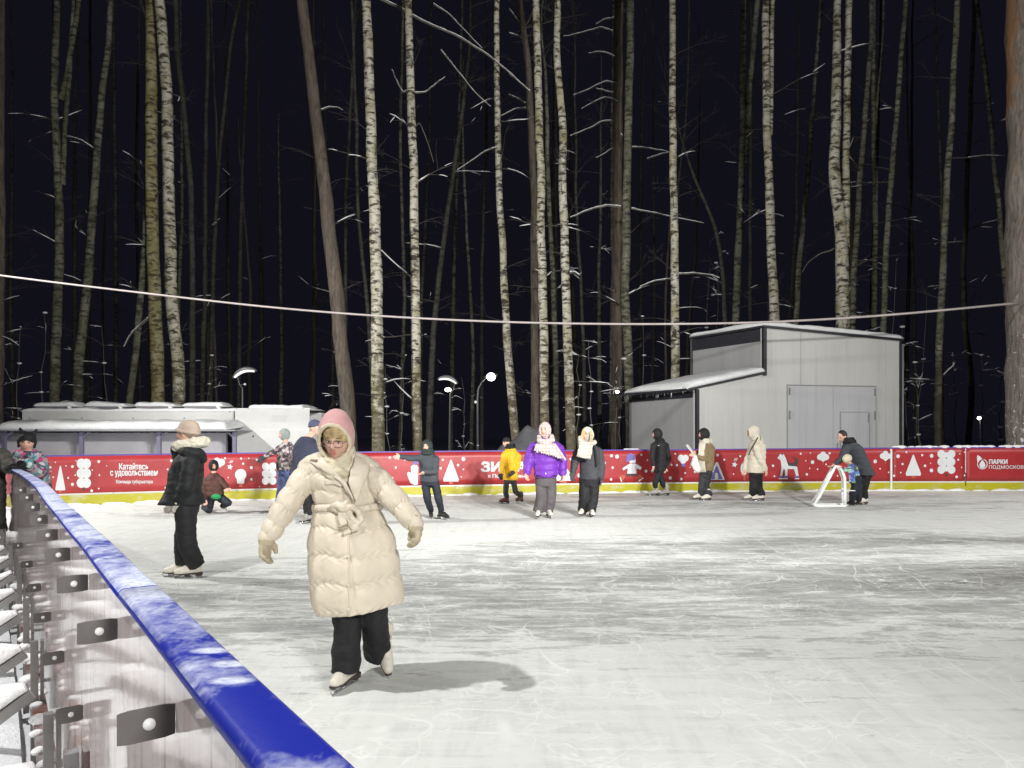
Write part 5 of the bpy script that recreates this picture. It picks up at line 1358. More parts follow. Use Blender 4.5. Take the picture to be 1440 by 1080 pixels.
def slab(m, pts, w, th, n, amp=.01):
    """hanging strip of cloth along pts; n = outward normal"""
    pts = [V(p) for p in pts]; n = V(n).normalized(); P = []
    for i in range(len(pts) - 1):
        for q in range(4): P.append(pts[i].lerp(pts[i + 1], q / 4))
    P.append(pts[-1]); secs = []
    for i, p in enumerate(P):
        d = (P[min(i + 1, len(P) - 1)] - P[max(0, i - 1)]).normalized(); s = d.cross(n).normalized()
        secs.append((p + n * (amp * math.sin(i * 1.1)), s * (w / 2 * (1 + .06 * math.sin(i * 1.7))), n * th / 2))
    m.loft(secs, 16, 0, 3)
# ---------------------------------------------------------------- the skaters
# woman in black by the near boards, looking away to the left
root, d = person('woman in a black puffer jacket, beige-pink knit hat and cream scarf, standing side-on', 7.52, [(252, 811.5), (268, 813)], (-88, -80), [(258, 762, .08), (263, 766, -.06)], (263, 705), (266, 640), (262, 609), -82, -100,
    [[(268, 650, -.17), (262, 684, -.2), (251, 702, -.17), (249, 716, -.16)], [(262, 650, .17), (254, 682, .2), (246, 700, .2)]],
    dict(hat=None, cowl=None, trousers='black_cloth', trw=(.105, .098, .088), cuff=.03, hemz=.10, jacket='black_jacket', jw=.20, jd=.165, hem=-.03, hemw=.21, hemd=.235, hemshift=(0, .05), armr=(.085, .078, .062), glove='glove_white', boot='white_boot', puff=.008, pz=.13, k=1.0))
r_, f_, u_ = d['hA']; C = d['C']; R = Matrix((r_, f_, u_)).transposed()
m = MB(); m.ell(C + u_ * .045 - f_ * .03, (.095, .118, .098), R, 28, 18); m.ell(C + u_ * .02 - f_ * .06, (.09, .09, .08), R, 20, 14); m.blend('hat', M['beige_hat'], root, .009, 2, None, .004, 24)
m = MB(); S = d['S']; n_ = 24
P = [S + V((.02, 0, .115)) + V((math.cos(2 * PI * q / n_) * .135, math.sin(2 * PI * q / n_) * .105, .028 * math.cos(2 * PI * q / n_) + .0)) for q in range(n_ + 1)]
m.tube(P, .060, 12, True); m.blend('scarf', M['cream_knit'], root, .01, 1, None, .012, 26)
m = MB(); m.tube([C + r_ * (.088 * math.cos(2 * PI * q / 28)) + f_ * (-.02 + .108 * math.sin(2 * PI * q / 28)) + u_ * (.018 + .02 * math.sin(2 * PI * q / 28)) for q in range(29)], .024, 10, True, 0, .15); m.blend('hat_brim', M['beige_hat'], root, .009, 1, None, .004, 30)
m = MB(); m.limb([W(250, 632, 7.5), W(262, 636, 7.36), W(280, 638, 7.46), W(286, 646, 7.52)], [.035, .06, .06, .045]); m.limb([W(250, 632, 7.5), W(262, 636, 7.68), W(280, 638, 7.62)], [.035, .06, .055]); m.limb([W(244, 630, 7.5), W(250, 642, 7.5)], [.035, .06]); m.blend('collar', M['black_jacket'], root, .012, 3, None, .008, 12)
# crouching child
def child_kneeling():
    D = 14.0; k = .78; g = G(300, 721); root = thing('person', 'child in a rust padded jacket and black hood kneeling on the ice', 'person', g)
    J = lambda x, y, q=0: W(x, y, D + q)
    A = axes(25, 5); r, f, u = A; C = J(300.5, 655); S = J(301, 669); H = J(303, 699)
    m = MB(); add_head(m, C, A, k); m.limb([S, C - u * .05], [.05, .042])
    m.loft([(H, r * .12, f * .09), (H.lerp(S, .6), r * .13, f * .09), (S, r * .06, f * .05)], 18)
    aL = [J(291, 675, -.02), J(286, 692, -.06), J(288, 702, -.16), J(289, 708, -.18)]; aR = [J(310, 675, -.02), J(317, 683, -.08), J(319, 686, -.16), J(320, 690, -.2)]
    for q, a in enumerate((aL, aR)): m.limb(a[:3], [.042, .035, .026]); add_hand(m, a[2], a[3] - a[2], f, k * 1.25, 1 if q else -1, .7, 1.3)
    m.blend('body', M['skin'], root, .010, 1); face_bits(root, C, A, k)
    lL = [J(296, 702, .02), J(294, 717, -.14), J(287, 715, .22)]; lR = [J(310, 700, .02), J(321, 707, -.18), J(314, 711, .2)]
    lL[1].z = max(.075, lL[1].z); lL[2].z = .08
    m = MB(); m.loft([(H - u * .06, r * .13, f * .12), (H + u * .1, r * .13, f * .11)])
    for L in (lL, lR): m.limb(L, [.09, .072, .06])
    m.blend('trousers', M['navy_dark'], root, .012, 3, None, .008)
    jacket('jacket', 'rust_jacket', root, [(H + u * .02, r * .155, f * .13), (H.lerp(S, .5), r * .165, f * .14), (H.lerp(S, .9), r * .15, f * .11), (S + u * .05, r * .07, f * .07)], [([S, a[0], a[1], a[2]], [.075, .07, .06, .048]) for a in (aL, aR)], k, .012, .014, .10)
    m = MB(); m.ell(J(304, 698.5, -.13), (.10, .045, .055)); m.blend('band', M['green'], root, .01, 2)
    hood_shell('hood', 'black_knit', root, C, A, (.11, .125, .15), (.005, -.01, .052, .078), .016, k, .016)
    m = MB(); m.limb([S + f * .05 - u * .0, S + f * .10 - u * .10], [.04, .015]); m.build('scarf', M['black_knit'], root)
    for (x, y), q in (((285, 713), .3), ((313.5, 711), .3)):
        c = J(x, y, q); m = MB(); m.limb([V((c.x, c.y - .02, .10)), V((c.x - .015, c.y + .05, .17))], [.05, .045]); m.limb([V((c.x, c.y, .08)), V((c.x, c.y + .12, .06))], [.045, .04]); b = m.blend('skate', M['white_boot'], root, .01, 2)
        m = MB(); m.box(V((c.x, c.y + .16, .07)), .006, .03, .20); m.build('blade', M['blade'], b)
child_kneeling()
# person in patterned jacket, arm stretched to the left
root, d = person('skater in a patterned brown and white jacket and jeans, arm held out', 14.6, [(388, 716), (402, 715)], (-35, 10), [(394, 688), (402, 688)], (400, 659), (403, 626), (399, 611), -30, -60,
    [[(394, 630, -.06), (382, 637, -.12), (372, 643, -.16), (367, 647, -.2)], [(412, 631, .05), (415, 645, .0), (413, 656, -.06)]],
    dict(hat=('hood', 'grey_hat', (.092, .108, .125)), jacket='camo', trousers='jeans', jw=.19, jd=.15, hem=-.04, hemw=.19, armr=(.075, .06, .05), boot='white_boot', k=.97, glove='glove_dark', trw=(.09, .072, .062)))
# man in navy just behind the cream coat
root, d = person('tall man in a navy jacket and navy cap skating behind the cream coated woman', 12.25, [(431, 736), (446, 731)], (-20, 15), [(431, 700), (442, 700)], (432, 676), (431, 620), (443.5, 602), 20, 75,
    [[(420, 628, .1), (416, 650, .08), (417, 672, .0)], [(444, 628, .0), (450, 652, -.05), (449, 676, -.1)]],
    dict(hat=('beanie', 'denim_cap'), jacket='navy', trousers='black_cloth', jw=.20, jd=.16, hem=-.10, hemw=.20, boot='grey_boot', k=1.08, glove='glove_dark', puff=0))
# boy in dark hood
root, d = person('boy in dark grey with a dark green hood, one arm swung out', 12.7, [(606, 729), (622, 731)], (10, 55), [(601, 702, -.03), (617, 702, -.02)], (604, 674), (602, 641), (600, 628.5), -6, -10,
    [[(590, 644, -.02), (576, 644, -.08), (563, 642, -.16), (557, 643, -.2)], [(613, 646, -.04), (612, 663, -.15), (597, 664, -.26), (590, 667, -.3)]],
    dict(hat=('hood', 'dark_green_hood', (.105, .12, .14)), jacket='slate', trousers='navy_dark', jw=.18, jd=.14, hem=-.05, hemw=.18, armr=(.075, .062, .05), boot='black_boot', k=.92, cowl='dark_green_hood', trw=(.09, .075, .06), fpitch=(0, 8), lift=(.0, .02)))
# yellow jacket child
root, d = person('child in a bright yellow jacket and black knit hat, grey mittens', 15.9, [(710, 708.5), (731, 706)], (-60, -40), [(711, 693, -.04), (725, 692, .05)], (717, 672), (718, 632), (712, 622.5), -38, -50,
    [[(709, 640, -.08), (706, 655, -.14), (705, 666, -.2)], [(729, 642, .02), (728, 657, -.1), (722, 664, -.22)]],
    dict(hat=('beanie', 'black_knit'), cowl='black_knit', jacket='yellow_jacket', trousers='grey_dark', jw=.18, jd=.16, hem=-.05, hemw=.215, armr=(.08, .068, .055), boot='brown_boot', k=.90, glove='glove_dark', trw=(.08, .066, .06), hpitch=8))
# purple jacket
root, d = person('young woman in a purple puffer jacket with a fringed plaid scarf and grey flared trousers', 13.15, [(757, 728.5), (772, 728)], (-12, 10), [(761, 700), (775, 700)], (767.5, 674), (767, 622), (766, 605), -5, -20,
    [[(749, 632), (743, 650, -.02), (741.5, 664, -.06)], [(785, 632), (791, 650, -.02), (791, 666, -.06)]],
    dict(hat=('hood', 'plaid', (.100, .118, .14)), jacket='purple', trousers='grey_pants', jw=.235, jd=.17, hem=.03, hemw=.20, armr=(.105, .092, .072), boot='white_boot', k=1.06, puff=.016, pz=.12, trw=(.10, .092, .098), cuff=.06, hemz=.10))
J = d['J']; m = MB()
m.limb([W(758, 614, 13.1), W(759, 620, 13.0), W(767, 623, 12.97), W(776, 619, 13.02), W(776, 613, 13.12)], [.04, .055, .06, .055, .04]); m.blend('scarf', M['plaid'], root, .012, 2, None, .008)
m = MB()
for q in range(14):
    x0 = 755 + q * 1.9; y0 = 624; x1 = 752 + q * 3.35; y1 = 634 + (q * .85) + 2 * hsh(q); zd = 12.93 - .012 * math.sin(q)
    slab(m, [W(x0, y0, zd - .03), W(lerp(x0, x1, .5), lerp(y0, y1, .5), zd - .05), W(x1, y1, zd - .03)], .036, .018, (0, -1, 0), .004)
m.build('scarf_fringe', M['plaid'], root)
m = MB(); m.box(W(767.5, 666, 12.95), .012, .012, .03); m.build('zip_pull', M['bolt'], root)
m = MB(); m.loft([(W(754, 668.5, 13.15), V((.0, .17, 0)), V((0, 0, .02))), (W(767, 669, 13.15), V((0, .185, 0)), V((0, 0, .025))), (W(781, 668.5, 13.15), V((.0, .17, 0)), V((0, 0, .02)))]); m.build('waistband', M['black_cloth'], root)
# dark jacket with pale scarf
root, d = person('young woman in a charcoal jacket, black wide trousers and a pale checked scarf', 13.35, [(819, 726), (832, 727)], (-25, 5), [(822, 700), (834, 700)], (829, 674), (829, 629), (825.5, 611.5), -22, -38,
    [[(812, 638, -.06), (808, 652, -.08), (806, 664, -.12)], [(842, 637, .04), (846, 656, .02), (845, 672, -.04)]],
    dict(hat=('hood', 'cream_knit', (.100, .120, .14)), jacket='charcoal', trousers='black_cloth', jw=.185, jd=.15, hem=.0, hemw=.175, armr=(.088, .072, .058), boot='white_boot', k=1.04, puff=.006, trw=(.105, .10, .10), cuff=.07, hemz=.085, glove='glove_dark'))
m = MB(); m.limb([W(816, 616, 13.15), W(818, 623, 13.1), W(826, 626, 13.08), W(836, 622, 13.2)], [.045, .06, .06, .045]); slab(m, [W(822, 624, 13.06), W(820, 633, 13.0), W(817.5, 643.5, 13.02)], .19, .035, (-.3, -1, 0)); slab(m, [W(829, 625, 13.07), W(828, 634, 13.02), W(826, 645, 13.04)], .12, .03, (-.3, -1, 0)); m.build('scarf', M['plaid_light'], root)
m = MB()
for q in range(5): m.limb([W(820 + q * .7, 604 + q, 13.2), W(817.6 + q * .5, 614, 13.12), W(818 + q * .4, 624, 13.05)], [.012, .018, .008], 8)
m.limb([W(831, 606, 13.16), W(832.5, 614, 13.14), W(832, 624, 13.08)], [.012, .02, .01], 8); m.build('hair', M['blond'], root)
m = MB(); m.limb([W(836, 628, 13.2), W(838, 640, 13.16), W(839, 655, 13.15)], [.02, .025, .02]); m.build('bag_strap', M['black_cloth'], root)
# man in black hoodie
root, d = person('man in a black hoodie and tracksuit trousers gliding to the left past the shed', 18.0, [(920, 697.5), (935, 697)], (-85, -70), [(921, 680, -.08), (932, 680, .08)], (927, 658), (928, 620), (923.5, 610.5), -70, -85,
    [[(919, 627, -.17), (917, 644, -.2), (919, 654, -.22), (919, 660, -.22)], [(937, 627, .1), (940, 646, .08), (936, 658, .0)]],
    dict(hat=('hood', 'black_cloth', (.105, .122, .14)), jacket='black_cloth', trousers='black_cloth', jw=.19, jd=.155, hem=-.07, hemw=.18, armr=(.075, .065, .05), boot='grey_boot', k=1.02, trw=(.088, .07, .055), hemz=.16, cuff=-.05))
for n_, g in enumerate(d['fc']):
    m = MB(); m.limb([g + V((.03, 0, .20)), g + V((.03, 0, .30))], [.056, .05]); m.build('sock', M['grey_boot' if n_ else 'grey_hat'], root)
m = MB(); p = W(924.5, 626.5, 17.82); m.prism([p, p + V((.02, 0, -.012)), p + V((.075, -.0, .02)), p + V((.03, 0, .004))], (0, -.004, 0)); m.build('emblem', M['print_white'], root, False)
# brown jacket, reading a sheet
root, d = person('woman in a brown jacket and long white scarf, walking while looking at a white sheet', 16.85, [(984, 703), (994, 704)], (-80, -60), [(987, 683, -.05), (992, 684, .06)], (993, 664), (994, 625), (989, 611), -70, -80,
    [[(991, 634, -.18), (990, 647, -.22), (979, 641, -.2), (975, 640, -.2)], [(1001, 631, .12), (999, 644, .1), (980, 637, .02), (975, 636, 0)]],
    dict(hat=('hood', 'black_knit', (.108, .128, .145)), jacket='brown_jacket', trousers='grey_dark', jw=.185, jd=.155, hem=.04, hemw=.18, armr=(.08, .066, .05), boot='white_boot', k=1.03, trw=(.095, .085, .085), cuff=.05, hemz=.09, cowl='cream_knit'))
m = MB(); slab(m, [W(988, 622, 16.68), W(986, 640, 16.62), W(988.5, 664, 16.62)], .15, .04, (-.6, -1, 0)); m.build('scarf', M['cream_knit'], root)
m = MB(); m.limb([W(977.5, 642, 16.6), W(977, 652, 16.58), W(981, 661, 16.58)], [.045, .10, .07]); o = m.blend('bag', M['white_bag'], None, .014, 3, None, .015, 14); tag(o, 'crumpled white bag hanging from the hand of the brown jacketed woman', 'bag')
m = MB(); a, b = W(964.5, 626.5, 16.65), W(975.5, 640, 16.65); m.prism([a, b, b + V((.10, .25, .03)), a + V((.10, .25, .03))], (.006, 0, .006)); o = m.build('paper', M['paper'], None, False); tag(o, 'white sheet held up by the woman in brown', 'paper')
# cream jacket
root, d = person('woman in a short cream puffer jacket, fluffy hood and black trousers, seen side-on', 16.6, [(1056, 704), (1067, 704.5)], (-85, -80), [(1060, 685, -.07), (1066, 685, .07)], (1063, 664), (1065, 621), (1058.5, 608), -75, -85,
    [[(1064, 630, -.2), (1070, 648, -.22), (1076, 660, -.2), (1078, 665, -.2)], [(1058, 630, .14), (1051, 648, .14), (1047, 660, .1)]],
    dict(hat=('hood', 'cream_knit', (.118, .135, .155), 'cream_knit'), jacket='cream_jacket', trousers='black_cloth', jw=.20, jd=.175, hem=-.01, hemw=.20, hemd=.20, armr=(.09, .078, .06), boot='white_boot', k=1.06, puff=.008, pz=.10, trw=(.10, .092, .09), cuff=.05, hemz=.10, cowl='cream_knit'))
m = MB(); m.tube([W(1066, 615, 16.44), W(1061, 624, 16.40), W(1056, 632, 16.36), W(1053, 640, 16.42)], .012, 6); m.build('bag_strap', M['black_cloth'], root)
# leaning man
root, d = person('man in a dark grey jacket bending over a small child and a white skating frame', 15.5, [(1204, 710.5), (1214, 710)], (-80, -60), [(1207, 690, -.05), (1214, 690, .1)], (1214, 664, .05), (1196, 624), (1184.5, 614), -62, -72,
    [[(1190, 632, -.18), (1184, 645, -.22), (1175, 652, -.18), (1171, 655, -.16)], [(1206, 632, .1), (1211, 650, .0), (1203, 660, -.12), (1198, 660, -.16)]],
    dict(hat=None, hair='hair_dark', jacket='slate', trousers='black_cloth', jw=.205, jd=.175, hem=-.07, hemw=.21, armr=(.088, .072, .055), boot='white_boot', k=1.08, hpitch=28, cowl='black_cloth', trw=(.095, .08, .07), puff=.005))
root, d = person('small child in a cream hat and blue-green jacket holding on to the white skating frame', 15.15, [(1196.5, 711), (1206.5, 710.5)], (-75, -60), [(1199, 694, -.02), (1206, 694, .05)], (1203, 674), (1198, 655), (1191, 647), -72, -78,
    [[(1194, 659, -.1), (1189, 662, -.14), (1184, 658, -.12)], [(1203, 659, .1), (1200, 665, .04), (1191, 660, -.02)]],
    dict(hat=None, jacket='blue_green', trousers='navy_dark', jw=.15, jd=.13, hem=.0, hemw=.15, armr=(.065, .055, .045), boot='black_boot', k=.72, hpitch=25, trw=(.115, .10, .085), seat=1.1))
r_, f_, u_ = d['hA']; C = d['C']; R = Matrix((r_, f_, u_)).transposed()
m = MB(); m.ell(C + u_ * .03 - f_ * .018, (.09, .105, .092), R, 24, 16); m.blend('hat', M['cream_lining'], root, .009, 2, None, .004, 24)
m = MB(); slab(m, [W(1196, 659, 15.0), W(1198, 668, 14.96), W(1198.5, 679, 14.96)], .12, .04, (-.4, -1, 0)); m.build('scarf', M['blue_green'], root)
m = MB(); a = W(1199, 690, 15.0); m.box(a, .11, .012, .022); m.build('reflector', M['print_white'], root)
# skating frame
g = G(1172, 711.5); t = thing('skating_frame', 'white tubular skating aid frame on the ice in front of the small child', 'skating aid', g)
for dy in (-.16, .20):
    D = 15.2 + dy; ox = 0 if dy < 0 else -3.2
    z = lambda x, y: W(x + ox, y, D)
    fl = V((z(1144, 0).x, D, .035)); bk = V((z(1188.5, 0).x, D, .035)); top = z(1175, 655.5); sh_ = z(1184.5, 662)
    m = MB(); m.tube([fl + V((.04, 0, .06)), fl + V((.14, 0, .22)), fl.lerp(top, .9), top, top.lerp(sh_, .5) + V((.02, 0, .02)), sh_, z(1188, 672), V((bk.x, D, .3)), bk + V((0, 0, .03))], .029, 10); m.build('side_tube', M['tube_white'], t)
    m = MB(); m.tube([fl + V((.04, 0, .06)), fl + V((.02, 0, .012)), fl + V((.1, 0, -.005)), bk + V((0, 0, -.005)), bk + V((.02, 0, .04))], .026, 10); m.build('runner', M['tube_white'], t)
m = MB()
for x, y in ((1176, 656), (1188, 690)):
    a, b = W(x, y, 15.04), W(x - 3.2, y, 15.40); m.tube([a, b], .025, 8)
m.build('crossbar', M['tube_white'], t)
# girl leaning on the near boards
D = 7.25; k = .84
def girl():
    base = W(47, 640, D); base.z = 0
    root = thing('person', 'smiling girl in a floral winter jacket and black cat-eared hat leaning on the blue rail', 'person', base)
    J = lambda x, y, q=0: W(x, y, D + q)
    A = axes(26, 4, -5); r, f, u = A; C = J(38, 622.5); S = J(41, 645); H = J(50, 715)
    m = MB(); add_head(m, C, A, k); m.limb([S, C - u * .05], [.05, .045]); m.loft([(H - V((0, 0, .1)), r * .12, f * .09), (H.lerp(S, .5), r * .13, f * .09), (S, r * .06, f * .05)], 18)
    aL = [J(26, 650), J(21, 664, -.10), J(27, 668, -.30), J(33, 668, -.36)]; aR = [J(55, 650), J(57, 668, -.12), J(40, 670, -.34), J(32, 668, -.38)]
    for a in (aL, aR): a[1].z = max(a[1].z, 1.14); a[2].z = 1.235; a[3].z = 1.225
    for q, a in enumerate((aL, aR)): m.limb(a[:3], [.045, .04, .03]); add_hand(m, a[2], a[3] - a[2], (0, 0, -1), k, 1 if q else -1, .3, 1)
    for s in (-1, 1): m.limb([H + r * s * .08, V((H.x + s * .1, H.y, .55)), V((H.x + s * .1, H.y + .02, .16))], [.07, .055, .04])
    m.blend('body', M['skin'], root, .009, 1); face_bits(root, C, A, k)
    gm_ = MB()
    for q, a in enumerate((aL, aR)): add_hand(gm_, a[2], a[3] - a[2], (0, 0, -1), k * 1.12, 1 if q else -1, .3, 1.5)
    gm_.blend('glove', M['black_knit'], root, .009, 1)
    B = H + V((0, 0, -.02)); up = (S - B).normalized()
    jacket('jacket', 'floral', root, [(B, r * .175, f * .14), (B.lerp(S, .4), r * .165, f * .145), (B.lerp(S, .8), r * .17, f * .13), (S, r * .14, f * .11), (S + up * .06, r * .085, f * .08)], [([S, a[0], a[1], a[2]], [.085, .08, .07, .055]) for a in (aL, aR)], k, .011, .006, .1)
    m = MB(); n_ = 20; m.tube([S + up * .05 + r * (math.cos(2 * PI * q / n_) * .10) + f * (math.sin(2 * PI * q / n_) * .10 + .01) for q in range(n_ + 1)], .042, 10, False); m.build('collar', M['floral'], root)
    m = MB(); m.loft([(H + V((0, 0, .02)), r * .15, f * .13), (H - V((0, 0, .12)), r * .15, f * .13)])
    for s in (-1, 1): m.limb([H + r * s * .08, V((H.x + s * .1, H.y, .55)), V((H.x + s * .1, H.y + .02, .18))], [.085, .07, .065])
    m.blend('trousers', M['navy_dark'], root, .014, 3)
    for s in (-1, 1): add_skate(root, V((H.x + s * .1, H.y, 0)), 0, k, 'white_boot')
    R = Matrix((r, f, u)).transposed(); m = MB(); m.ell(C + (u * .052 - f * .01) * k, (.092 * k, .108 * k, .088 * k), R, 24, 16); m.limb([C + (u * .10 - r * .055) * k, C + (u * .17 - r * .085) * k], [.036 * k, .012 * k]); m.limb([C + (u * .10 + r * .055) * k, C + (u * .17 + r * .085) * k], [.036 * k, .012 * k]); m.loft([(C + u * .09 * k, r * .075 * k, f * .05 * k), (C + u * .135 * k, r * .075 * k, f * .03 * k)], 16)
    m.blend('hat', M['black_knit'], root, .008, 1, None, .004, 30)
    m = MB()
    for s in (-1, 1): m.limb([C + (r * s * .083 + u * .02) * k, C + (r * s * .08 - u * .05 + f * .01) * k], [.022 * k, .014 * k])
    m.build('ear_flap', M['black_knit'], root)
girl()
# grey fleece at the very left
def grey_person():
    D = 6.9; base = W(-26, 640, D); base.z = .05; root = thing('person', 'person in shaggy grey fleece, arm on the rail, cut off by the picture edge', 'person', base)
    J = lambda x, y, q=0: W(x, y, D + q); A = axes(20); r, f, u = A; S = J(-26, 640); H = J(-26, 735); C = J(-26, 606)
    m = MB(); add_head(m, C, A, .95); m.limb([S, C - u * .05], [.055, .05]); m.loft([(H, r * .13, f * .1), (S, r * .07, f * .06)], 18)
    aR = [J(-4, 646), J(4, 648, -.16), J(13, 657, -.24), J(20, 657, -.26)]; aL = [J(-48, 648), J(-54, 690), J(-50, 720)]
    for a in (aR, aL): m.limb(a[:3], [.05, .04, .03])
    add_hand(m, aR[2], aR[3] - aR[2], (0, 0, -1), .9, 1, .3, 1); add_hand(m, aL[2], aL[2] - aL[1], f, .9, -1, .5, 1)
    for s in (-1, 1): m.limb([H + r * s * .09, V((H.x + s * .1, H.y, .5)), V((H.x + s * .1, H.y, .12))], [.075, .055, .042])
    m.blend('body', M['skin'], root, .011, 1); face_bits(root, C, A, .95)
    jacket('jacket', 'grey_fur', root, [(H - V((0, 0, .1)), r * .2, f * .16), (H.lerp(S, .6), r * .2, f * .16), (S, r * .16, f * .12), (S + V((0, 0, .08)), r * .09, f * .08)], [([S, a[0], a[1], a[2]], [.11, .105, .095, .06]) for a in (aR, aL)], 1, .012, 0, .1, lambda q: (q.ell(J(2, 638, -.12), (.075, .075, .055)), q.ell(J(10, 650, -.2), (.06, .06, .05))), .016)
    m = MB(); add_hand(m, aR[2], aR[3] - aR[2], (0, 0, -1), 1.02, 1, .3, 1.4); m.blend('glove', M['black_knit'], root, .01, 1)
    m = MB(); m.loft([(H, r * .16, f * .13), (H - V((0, 0, .14)), r * .16, f * .13)])
    for s in (-1, 1): m.limb([H + r * s * .09, V((H.x + s * .1, H.y, .5)), V((H.x + s * .1, H.y, .14))], [.09, .075, .07])
    m.blend('trousers', M['grey_dark'], root, .014, 3)
    hood_shell('hood', 'grey_fur', root, C, A, (.11, .125, .15), (0, -.01, .062, .085), .016, .95)
    m = MB()
    for s in (-1, 1): m.limb([V((H.x + s * .1, H.y + .05, .10)), V((H.x + s * .1, H.y - .14, .09))], [.055, .05])
    m.build('boot', M['black_boot'], root)
grey_person()
# ---------------------------------------------------------------- the woman in the long cream coat
D0 = 4.27
def J0(x, y, q=0.0): return W(x, y, D0 + q)
MW = thing('person', 'woman in a long belted cream puffer coat, pink hood and glasses, gliding with arms spread', 'person', G(496, 966))
gL = G(488, 966); gR = G(536, 958)
k = 1.0
aL = add_skate(MW, gL + V((0, 0, 0)), -18, 1.0, 'white_boot')
# trailing foot lifted behind, toe down
cR = W(539, 944, D0 + .28); cR2 = V((cR.x, cR.y, 0))
aR = add_skate(MW, cR2, 22, .98, 'white_boot', pitch=38, lift=.085)
hA = axes(-3, 14, -3); C = J0(474.5, 618.5, -.02)
S = J0(475, 664, .04); H = J0(495, 775, .06)
armL = [J0(440, 668, .04), J0(399, 712, -.05), J0(376, 754, -.10), J0(371, 778, -.12)]
armR = [J0(511, 666, .04), J0(557, 703, -.06), J0(583, 735, -.12), J0(588, 757, -.14)]
kL, kR = J0(490, 880, -.02), J0(529, 872, .06)
r, f, u = axes(-3)
m = MB(); add_head(m, C, hA, 1.0, 72, 56)
m.limb([S, C - hA[2] * .06 - hA[1] * .02], [.058, .05], 18)
up = (S - H).normalized()
m.loft([(H - up * .1, r * .13, f * .1), (H + up * .2, r * .12, f * .085), (H.lerp(S, .75), r * .14, f * .09), (S - up * .03, r * .13, f * .07), (S + up * .03, r * .06, f * .055)], 24)
for q, a in enumerate((armL, armR)):
    m.limb(a[:3], [.048, .04, .028]); add_hand(m, a[2], a[3] - a[2], r * .7 + f * .3 if q == 0 else -r * .7 + f * .5, .98, -1 if q else 1, .55 if q == 0 else .8, .8)
for hq, kq, aq in ((H - r * .085, kL, aL), (H + r * .085, kR, aR)): m.limb([hq, kq, aq], [.08, .056, .044])
m.blend('body', M['skin'], MW, .0052, 1)
# face details
R_ = Matrix(hA).transposed(); hr, hf, hu = hA
FP_ = lambda x, y, z: C + hr * x + hf * y + hu * z
for s in (-1, 1):
    m = MB(); m.ell(FP_(s * .031, .080, .008), (.0125, .008, .0068), R_, 16, 10); e = m.build('eye', M['print_white'], MW)
    m = MB(); m.ell(FP_(s * .0305 + .001, .0855, .006), (.0058, .004, .0055), R_, 12, 8); m.build('iris', M['eye'], e)
    m = MB(); m.tube([FP_(s * x, y, z) for x, y, z in ((.018, .086, .011), (.031, .0905, .0155), (.045, .083, .010))], [.0022, .0034, .002], 8); m.build('eyelid', M['brow'], MW)
    m = MB(); m.tube([FP_(s * x, y, z) for x, y, z in ((.013, .0925, .0315), (.03, .090, .035), (.049, .079, .028))], [.003, .004, .0018], 8); m.build('eyebrow', M['brow'], MW)
m = MB(); m.ell(FP_(0, .0985, -.0525), (.021, .007, .0048), R_, 18, 8); m.ell(FP_(0, .0975, -.0615), (.018, .0075, .0058), R_, 18, 8); m.build('lips', M['lips'], MW)
# blond fringe under the hood
m = MB(); m.ell(FP_(0, .005, .042), (.083, .094, .088), R_, 28, 18)
for q in range(15):
    a = -1.25 + 2.5 * q / 14; x = .078 * math.sin(a); y = .075 + .015 * math.cos(a)
    m.limb([FP_(x * .25 + .012, .080, .092), FP_(x * .75 + .006, .094 - .05 * (abs(x) / .078) ** 2, .062 - .012 * abs(x) / .078), FP_(x * 1.02, .068 - .045 * (abs(x) / .078) ** 2, .030 - .045 * (abs(x) / .078))], [.012, .011, .005], 8)
m.blend('hair', M['blond'], MW, .006, 1, None, .004, 60)
# glasses
gm2 = MB()
for s in (-1, 1):
    P = []
    for q in range(29):
        a = 2 * PI * q / 28; c_, s_ = math.cos(a), math.sin(a)
        x = math.copysign(abs(c_) ** .6, c_) * .027; z = math.copysign(abs(s_) ** .6, s_) * .0205
        P.append(FP_(s * .0325 + x, .1035 - .22 * max(0, abs(s * .0325 + x) - .02), z + .001))
    gm2.tube(P, .0017, 6, False)
    gm2.tube([FP_(s * .059, .094, .008), FP_(s * .078, .04, .010), FP_(s * .080, -.01, .005)], .0016, 6)
gm2.tube([FP_(-.0065, .104, .004), FP_(0, .107, .008), FP_(.0065, .104, .004)], .0016, 6)
M['frame_metal'] = pm('frame_metal', (.16, .12, .11), .3, .05, 9, 0, metal=.5)
GL = gm2.build('glasses', M['frame_metal'], MW)
def glass_mat():
    t = NT('lens_glass'); tr = t.n('ShaderNodeBsdfTransparent'); gl = t.n('ShaderNodeBsdfGlossy'); gl.inputs['Roughness'].default_value = .05
    mx = t.n('ShaderNodeMixShader'); mx.inputs[0].default_value = .04; t.l(tr.outputs[0], mx.inputs[1]); t.l(gl.outputs[0], mx.inputs[2]); t.l(mx.outputs[0], t.out.inputs['Surface']); return t.m
gl = glass_mat()
for s in (-1, 1):
    pts = []
    for q in range(28):
        a = 2 * PI * q / 28; c_, s_ = math.cos(a), math.sin(a)
        x = math.copysign(abs(c_) ** .6, c_) * .0262; z = math.copysign(abs(s_) ** .6, s_) * .0197
        pts.append(FP_(s * .0325 + x, .1035 - .22 * max(0, abs(s * .0325 + x) - .02), z + .001))
    m = MB(); m.prism(pts, hf * .0012); m.build('lens', gl, GL)
